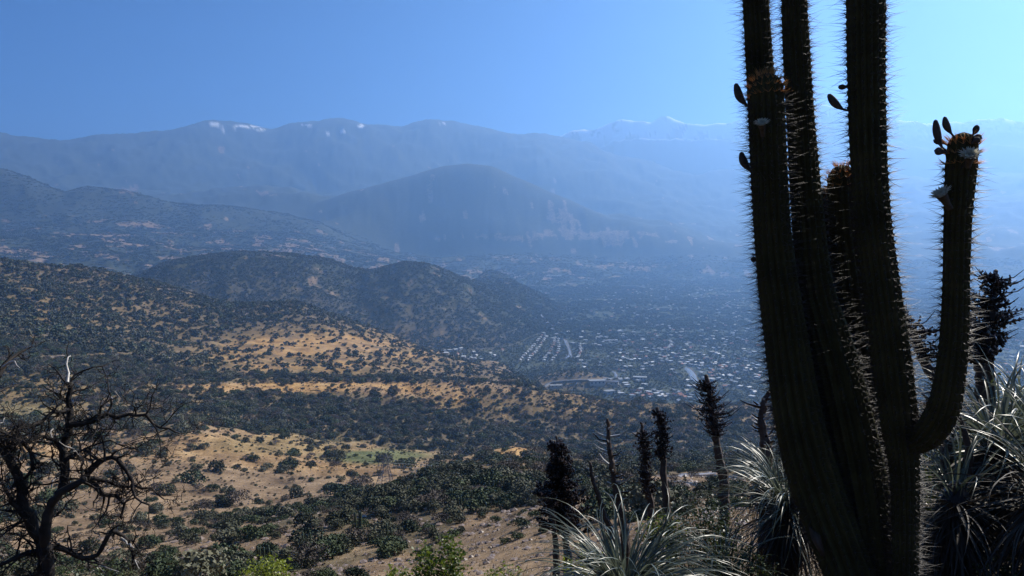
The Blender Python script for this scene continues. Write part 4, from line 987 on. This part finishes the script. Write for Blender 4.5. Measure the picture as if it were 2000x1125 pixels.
puya(2060, 940, 3.7, .60, 200, 'shaded puya at the border beside the biggest mound', 6, 0, 1.0, skirt=500)  # dark dead leaves again, painting shade onto the plant at the border
puya(2000, 810, 5.2, .52, 180, 'sunlit puya crown showing over the biggest mound', 7, skirt=300)
puya(1420, 1130, 4.0, .42, 120, 'small puya between the front rosette and the cactus', 8, 0, .3)

# ------------------------------------------------------------------ bushes close by
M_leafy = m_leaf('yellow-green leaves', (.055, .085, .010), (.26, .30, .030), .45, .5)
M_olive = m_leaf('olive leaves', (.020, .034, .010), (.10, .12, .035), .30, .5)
M_twig = two_tone('dark twig bark', (.02, .016, .013), (.055, .042, .034), 20, 0)
def leaves_part(parent, C, size, seed, mat, name='foliage'):
    g = np.random.default_rng(seed); n = len(C); C = np.asarray(C, float)
    a = g.normal(size=(n, 3)); a[:, 2] = a[:, 2] * .5 + .25; a /= np.linalg.norm(a, axis=1)[:, None]; b_ = np.cross(a, g.normal(size=(n, 3))); b_ /= np.linalg.norm(b_, axis=1)[:, None]; nn = np.cross(a, b_)
    s = size * g.uniform(.6, 1.3, n)[:, None]
    V = np.stack([C, C + a * s * .5 + b_ * s * .34 + nn * s * .08, C + a * s, C + a * s * .5 - b_ * s * .34 + nn * s * .08], 1).reshape(-1, 3)
    o = np_mesh(name, V, np.arange(4 * n).reshape(n, 4), mat, parent=parent); o['kind'] = 'stuff'; return o
def bush(px, py, D, rx, rz, nleaf, leaf, mat, label, seed, nbr=26, group=None):
    """px, py: the middle of the crown; rx, rz its half sizes in photo px"""
    g = random.Random(seed); c = at(px, py, D); k = D / F; gz = h1(c.x, c.y); base = Vector((c.x, c.y, min(gz, c.z - rz * k * .9))); r = empty('bush', base); tag(r, label, 'bush', group)
    C = []; 
    for b_ in range(nbr):
        th = g.uniform(0, 6.283); e = math.acos(g.uniform(-.35, 1)); rr = g.uniform(.6, 1.05)
        tip = c + Vector((math.cos(th) * math.sin(e) * rx, math.sin(th) * math.sin(e) * rx, math.cos(e) * rz)) * k * rr; m1 = base.lerp(tip, .4) + Vector((0, 0, .12 * rz * k)); 
        Q, S = smooth_path([base, m1, tip], [.006 + .002 * D / 4, .004, .0012], .06); V, Fc = [], []
        Q = [q + Vector((g.gauss(0, .01), g.gauss(0, .01), g.gauss(0, .006))) * (D / 5) for q in Q]; tube(V, Fc, [q - base for q in Q], S, 4); mesh_obj('branch', V, Fc, M_twig, parent=r)
        per = nleaf // nbr
        for _ in range(per):
            t = 1 - abs(g.gauss(0, .22)); t = max(.3, min(1.03, t)); q = Q[min(len(Q) - 1, int(t * (len(Q) - 1)))]; sp = .16 * rx * k
            C.append(tuple(q - base + Vector((g.gauss(0, sp), g.gauss(0, sp), g.gauss(0, sp * .8)))))
    leaves_part(r, C, leaf, seed, mat); return r
G_ = 'leafy bushes on the near slope'
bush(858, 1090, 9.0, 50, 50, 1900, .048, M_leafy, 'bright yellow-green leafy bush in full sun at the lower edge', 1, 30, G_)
bush(785, 1128, 9.2, 42, 28, 900, .045, M_leafy, 'lower bright green bush leaning against the tall yellow-green one', 2, 18, G_)
bush(985, 1125, 7.5, 44, 32, 420, .030, M_leafy, 'thin yellowish bush with few leaves above the bare brown slope', 3, 22, G_)
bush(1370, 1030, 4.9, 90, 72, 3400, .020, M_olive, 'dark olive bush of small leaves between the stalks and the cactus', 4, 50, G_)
bush(1295, 1035, 5.2, 48, 40, 1200, .020, M_leafy, 'yellow-leaved bush behind the foot of the very long stalk', 5, 24, G_)
bush(1140, 1085, 5.6, 46, 34, 900, .020, M_leafy, 'small yellow-green bush at the foot of the broadest seed head', 6, 20, G_)
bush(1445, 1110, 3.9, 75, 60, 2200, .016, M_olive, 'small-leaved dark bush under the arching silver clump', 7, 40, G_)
bush(1075, 1130, 5.2, 30, 18, 600, .014, M_puya, 'tiny grey-leaved bush at the tips of the front rosette', 8, 16, G_)
bush(520, 1112, 24, 44, 26, 1300, .10, M_leafy, 'pale yellow-green bush among the candelabra cacti low on the slope', 9, 20, G_)
bush(180, 1125, 26, 60, 22, 900, .11, M_olive, 'low dark olive bush under the dead tree', 10, 20, G_)
bush(2850, 830, 4.6, 250, 250, 5200, .05, M_olive, 'unseen dense olive bush added past the border to shade the puyas', 12, 70, G_)  # out of view, added only to cast shade on the right-hand puyas
bush(1915, 1000, 4.8, 150, 120, 5200, .030, M_olive, 'dark thicket added to deepen the shade under the biggest mound', 13, 50, G_)  # added dense and dark to shade the lower part of the mound
bush(2080, 940, 4.9, 190, 170, 6000, .030, M_olive, 'dark thicket added for shade at the border below the sunlit puya crown', 14, 50, G_)  # also put in for shade, blocking sun behind the right-hand puyas
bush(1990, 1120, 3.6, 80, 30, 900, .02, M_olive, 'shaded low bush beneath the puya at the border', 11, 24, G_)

# ------------------------------------------------------------------ the dead tree
M_burnt = two_tone('black dead bark', (.008, .007, .006), (.034, .027, .023), 12, .8, .01)
M_peeled = two_tone('bleached bare wood', (.20, .18, .155), (.42, .39, .35), 14, .3, .004)
tb = at(88, 1180, 7.2); gz = h1(tb.x, tb.y)
tree = empty('dead_tree', (tb.x, tb.y, gz)); tag(tree, 'black leafless dead tree with crooked tangled branches and a few bleached twigs', 'tree')
TB = Vector((tb.x, tb.y, gz)); tg = random.Random(5)
def crook(a, d, L, n, g, wander=.55, fall=0):
    P = [a.copy()]; d = d.normalized()
    for i in range(n):
        d = (d + Vector((g.gauss(0, wander), g.gauss(0, wander), g.gauss(0, wander) - fall)) * .55).normalized(); P.append(P[-1] + d * (L / n))
    return P
def twigs(V, Fc, P, S, lev, g, Lb):
    if lev == 0: return
    for i in range(1, len(P)):
        for _k in range(g.choice((1, 1, 1, 2)) if g.random() < (.9 if lev == 3 else .58) else 0):
            t = (P[i] - P[i - 1]).normalized(); o = Vector((g.gauss(0, 1), g.gauss(0, .6), g.gauss(.15, 1))).normalized(); d = (t * .5 + o).normalized(); L = Lb * g.uniform(.5, 1.3); n = 5
            Q = crook(P[i], d, L, n, g); r = min(S[i] * .5, .0065 * (lev / 2)); SS = [r * (1 - .8 * k / n) + .0014 for k in range(n + 1)]
            tube(V, Fc, Q, SS, 4 if lev < 3 else 5); twigs(V, Fc, Q, SS, lev - 1, g, Lb * .55)
def limb(pts, w0, w1, D=7.2, name='branch', lev=3, Lb=.30, mat=None, seed=0, dz=.35):
    g = random.Random(seed + len(pts) * 7 + int(pts[0][0])); n = len(pts); k = D / F; ds = g.uniform(-dz, dz)
    P = [at(x, y, D + ds * i / max(1, n - 1)) for i, (x, y) in enumerate(pts)]
    if name == 'trunk': P = [Vector((P[0].x, P[0].y, gz - .1))] + P; n += 1
    Q, S = smooth_path(P, [(w0 + (w1 - w0) * i / (n - 1)) * .5 * k for i in range(n)], .05)
    Q = [q + Vector((g.gauss(0, .006), g.gauss(0, .006), g.gauss(0, .006))) for q in Q]
    V, Fc = [], []; tube(V, Fc, [q - TB for q in Q], [s * g.uniform(.82, 1.2) for s in S], 7); b_ = mesh_obj(name, V, Fc, mat or M_burnt, parent=tree, smooth=True)
    if lev:
        V, Fc = [], []; twigs(V, Fc, [q - TB for q in Q], S, lev, g, Lb)
        if V: t_ = mesh_obj('twigs', V, Fc, M_burnt, parent=b_); t_['kind'] = 'stuff'
    return b_
limb([(88, 1130), (84, 1075), (62, 1020), (46, 985), (38, 940), (22, 905), (8, 880), (-20, 850)], 25, 11, name='trunk', Lb=.22)
limb([(95, 1125), (88, 1060), (95, 1005), (108, 972), (132, 955), (168, 935)], 21, 10, name='trunk', lev=2, D=7.1, Lb=.25)
limb([(112, 968), (126, 940), (127, 905), (122, 880), (134, 845), (137, 815), (134, 780), (136, 748)], 16, 10, Lb=.3)
limb([(136, 748), (131, 728), (125, 712), (131, 700), (137, 696)], 6, 2, lev=1, mat=M_peeled, Lb=.12)
limb([(137, 828), (160, 826), (188, 820), (208, 807), (226, 816), (248, 809), (284, 811), (298, 828), (330, 838), (352, 846)], 12, 2.5, Lb=.32)
limb([(168, 935), (182, 912), (205, 896), (230, 896), (246, 918), (256, 940), (264, 968), (290, 985)], 11, 3, Lb=.26)
limb([(165, 936), (190, 950), (200, 966), (226, 968), (240, 985), (236, 1015)], 12, 3, Lb=.26)
limb([(168, 935), (205, 938), (235, 948), (262, 950), (295, 955), (320, 975)], 8, 2, Lb=.24)
limb([(134, 802), (104, 806), (70, 828), (38, 838), (12, 848), (-15, 872)], 7, 3, Lb=.26)
limb([(124, 884), (108, 862), (82, 852), (50, 862), (20, 850), (-10, 838)], 8, 3, Lb=.28)
limb([(14, 892), (26, 866), (48, 862), (60, 882), (64, 905), (54, 930), (36, 948)], 9, 4, Lb=.2)
limb([(126, 905), (150, 885), (180, 868), (215, 862), (240, 872)], 5, 2, Lb=.26)
limb([(100, 1065), (130, 1075), (160, 1090), (190, 1082), (205, 1060), (215, 1035), (240, 1048), (258, 1075), (262, 1110)], 12, 4, Lb=.22)
limb([(84, 1075), (48, 1080), (15, 1095), (-20, 1120)], 10, 5, Lb=.22)
limb([(62, 1020), (35, 1000), (12, 965), (0, 930)], 8, 4, Lb=.22)
limb([(-40, 800), (-12, 752), (4, 722), (18, 702), (36, 690), (62, 680)], 12, 2, lev=2, Lb=.16)
limb([(4, 722), (14, 710), (26, 706), (38, 718)], 6, 2, lev=0, mat=M_peeled); limb([(-30, 768), (0, 762), (22, 758), (38, 752)], 4, 2, lev=1, Lb=.12)
limb([(190, 812), (196, 795), (210, 780), (214, 768)], 5, 2, lev=2, Lb=.15); limb([(214, 770), (222, 780), (232, 774), (224, 762)], 3.5, 1.5, lev=0, mat=M_peeled)
limb([(176, 904), (184, 896), (188, 888)], 4, 2, lev=1, Lb=.08, mat=M_peeled); limb([(40, 868), (47, 880), (54, 890)], 4, 2, lev=0, mat=M_peeled); limb([(238, 1052), (252, 1062), (258, 1070)], 4, 2, lev=0, mat=M_peeled)
for i in range(18):
    x, y = tg.uniform(10, 290), tg.uniform(800, 1120); limb([(x, y), (x + tg.uniform(-14, 14), y + tg.uniform(-16, 12)), (x + tg.uniform(-26, 26), y + tg.uniform(-26, 18))], 2.4, 1.2, lev=0, name='twig', mat=M_peeled, seed=i)

# dry stems and grasses hanging in front of the dead tree
V, Fc = [], []
# ------------------------------------------------------------------ small cacti along the near ridge
M_cact2 = two_tone('grey green cactus', (.030, .040, .022), (.070, .082, .048), 2, 0)
def small_cactus(px, py, n, hpx, label, seed):
    g = random.Random(seed); q = ribbon_pts([(px, py), (px + 1, py)], n=2)[0]; z = h1(q[0], q[1]); D = math.hypot(*q); k = D / F
    r = empty('candelabra_cactus', (q[0], q[1], z)); tag(r, label, 'cactus', 'small candelabra cacti on the near ridge')
    for i in range(n):
        x = (i - (n - 1) / 2) * 7 * k + g.uniform(-2, 2) * k; y = g.uniform(-6, 6) * k; h = hpx * k * g.uniform(.65, 1.1)
        V, Fc = [], []; tube(V, Fc, [Vector((x * .35, y * .35, -.2)), Vector((x * .9, y * .9, h * .25)), Vector((x, y, h * .6)), Vector((x, y, h))], [2.0 * k, 2.2 * k, 2.2 * k, 1.8 * k], 8); mesh_obj('stem', V, Fc, M_cact2, parent=r, smooth=True)
for i, (px, py, n, h, w) in enumerate([(512, 1098, 4, 34, 'four-stemmed cactus beside the pale yellow-green bush'), (540, 1100, 5, 28, 'five-stemmed cactus just past the pale bush'), (462, 1108, 3, 30, 'three-stemmed cactus low on the slope before the pale bush'), (600, 1072, 3, 40, 'tall three-stemmed cactus on the crest of the near ridge'),
    (628, 1078, 2, 44, 'twin cactus poles rising over the dark scrub'), (700, 1040, 3, 38, 'slim three-stemmed cactus in the thick dark scrub under the pylon'), (880, 985, 2, 36, 'pair of cactus poles on the green ridge right of the pylon'), (905, 990, 4, 26, 'low cactus clump on the green ridge'), (955, 965, 3, 30, 'cactus trio high on the green ridge'), (1030, 955, 4, 24, 'cactus clump at the end of the green ridge'),
    (395, 1112, 2, 30, 'two-stemmed cactus by the lower edge below the dead tree'), (1180, 950, 3, 22, 'small cactus between the two bare stalks'), (660, 1085, 4, 22, 'short bunched cactus near the sandy hollow'), (760, 1055, 2, 34, 'lone twin cactus on the scrub edge over the sandy hollow')]):
    small_cactus(px, py, n, h, w, i)

# ------------------------------------------------------------------ stones, litter and dry tufts on the ground close by
M_stone = two_tone('dusty stones', (.12, .085, .065), (.26, .20, .16), 2, .4)
M_straw = m_leaf('straw litter', (.14, .10, .06), (.34, .26, .17), .2, .7)
def stone_src(seed):
    g = random.Random(seed); bm = bmesh.new(); bmesh.ops.create_icosphere(bm, subdivisions=1, radius=1)
    for v in bm.verts: v.co = Vector((v.co.x * g.uniform(.7, 1.2), v.co.y * g.uniform(.6, 1), v.co.z * g.uniform(.4, .75)))
    me = bpy.data.meshes.new('stone'); bm.to_mesh(me); bm.free(); me.materials.append(M_stone); return bpy.data.objects.new('stone', me)
ST = [stone_src(i) for i in range(4)]
def near_pts(r0, r1, n, az0, az1):
    a = rng.uniform(R(az0), R(az1), n); r = np.exp(rng.uniform(math.log(r0), math.log(r1), n)); x, y = r * np.sin(a), r * np.cos(a); return x, y, H(x, y), r
x, y, z, r = near_pts(1.5, 14, 5000, -34, 40); s = .004 + .012 * rng.uniform(0, 1, len(x)) ** 4
scatter_stuff('stones', np.stack([x, y, z], 1), s * (1 + r * .1), rng.uniform(0, 6.28, len(x)), rng.integers(0, 4, len(x)), ST)
x, y, z, r = near_pts(45, 260, 16000, -34, 34); s = (.10 + .7 * rng.uniform(0, 1, len(x)) ** 7) * np.clip(r / 110, .6, 1.5)
scatter_stuff('hillside_stones', np.stack([x, y, z], 1), s, rng.uniform(0, 6.28, len(x)), rng.integers(0, 4, len(x)), ST)
def tuft_src(seed, n, L, mat):
    g = random.Random(seed); V, Fc = [], []
    for i in range(n):
        a = g.uniform(0, 6.28); e = g.uniform(.3, 1.4); l = L * g.uniform(.5, 1); d = Vector((math.cos(a) * math.cos(e), math.sin(a) * math.cos(e), math.sin(e))); s = Vector((-math.sin(a), math.cos(a), 0)) * L * .02; b_ = len(V); p = Vector((g.gauss(0, .1), g.gauss(0, .1), 0)) * L
        V += [p - s, p + s, p + d * l * .6 + s, p + d * l * .6 - s, p + d * l + Vector((d.x, d.y, -.4)) * l * .2]; Fc += [(b_, b_ + 1, b_ + 2, b_ + 3), (b_ + 3, b_ + 2, b_ + 4)]
    o = mesh_obj('tuft', V, Fc, mat); coll.objects.unlink(o); return o
TU = [tuft_src(i, 26, 1.0, M_straw) for i in range(3)]
def flat_litter(seed, n):
    g = random.Random(seed); V, Fc = [], []
    for i in range(n):
        a = g.uniform(0, 6.28); d = Vector((math.cos(a), math.sin(a), g.uniform(-.1, .25))); s = Vector((-d.y, d.x, 0)) * .035; p = Vector((g.gauss(0, .7), g.gauss(0, .7), g.uniform(.02, .15))); b_ = len(V); l = g.uniform(.4, 1.3); V += [p - s, p + s, p + d * l + s * .3, p + d * l - s * .3]; Fc.append((b_, b_ + 1, b_ + 2, b_ + 3))
    o = mesh_obj('litter', V, Fc, M_straw); coll.objects.unlink(o); return o
LI = [flat_litter(i, 22) for i in range(3)]
x, y, z, r = near_pts(1.6, 9, 900, 5, 42)
scatter_stuff('dry_leaf_litter', np.stack([x, y, z + .005], 1), .05 + .06 * rng.uniform(0, 1, len(x)), rng.uniform(0, 6.28, len(x)), rng.integers(0, 3, len(x)), LI)
x, y, z, r = near_pts(14, 300, 14000, -34, 34)
scatter_stuff('dry_grass', np.stack([x, y, z], 1), (.12 + .3 * rng.uniform(0, 1, len(x)) ** 3) * np.clip(r / 60, .8, 2.6), rng.uniform(0, 6.28, len(x)), rng.integers(0, 3, len(x)), TU)
# low shrubs on the bare spur
for i, (px, py, s, ki) in enumerate([(1022, 1030, 1.5, 3), (1045, 1012, 1.3, 1), (1010, 1052, 1.1, 3), (985, 1062, .9, 3), (1060, 1040, 1.0, 1), (968, 1020, 1.3, 1), (1142, 1005, 1.0, 4), (1165, 1025, .9, 5), (1080, 1000, 1.2, 2), (940, 1012, 1.4, 1), (1222, 985, 1.2, 4), (1105, 1062, .7, 5), (900, 1040, 1.2, 0), (930, 1075, .6, 5), (1200, 1000, .9, 0)]):
    q = ribbon_pts([(px, py), (px + 1, py)], n=2)[0]; o, sh, col = KINDS[ki]
    nth = ['first', 'second', 'third', 'fourth', 'fifth', 'sixth', 'seventh', 'eighth', 'ninth', 'tenth', 'eleventh', 'twelfth', 'thirteenth', 'fourteenth', 'fifteenth'][sorted([1022, 1045, 1010, 985, 1060, 968, 1142, 1165, 1080, 940, 1222, 1105, 900, 930, 1200]).index(px)]
    place_copy(o, 'shrub', (q[0], q[1], h1(*q) - .1), i * 1.3, s, f'{sh} {col} shrub on the bare brown spur, {nth} from the left there', 'shrub', 'low shrubs on the bare spur')
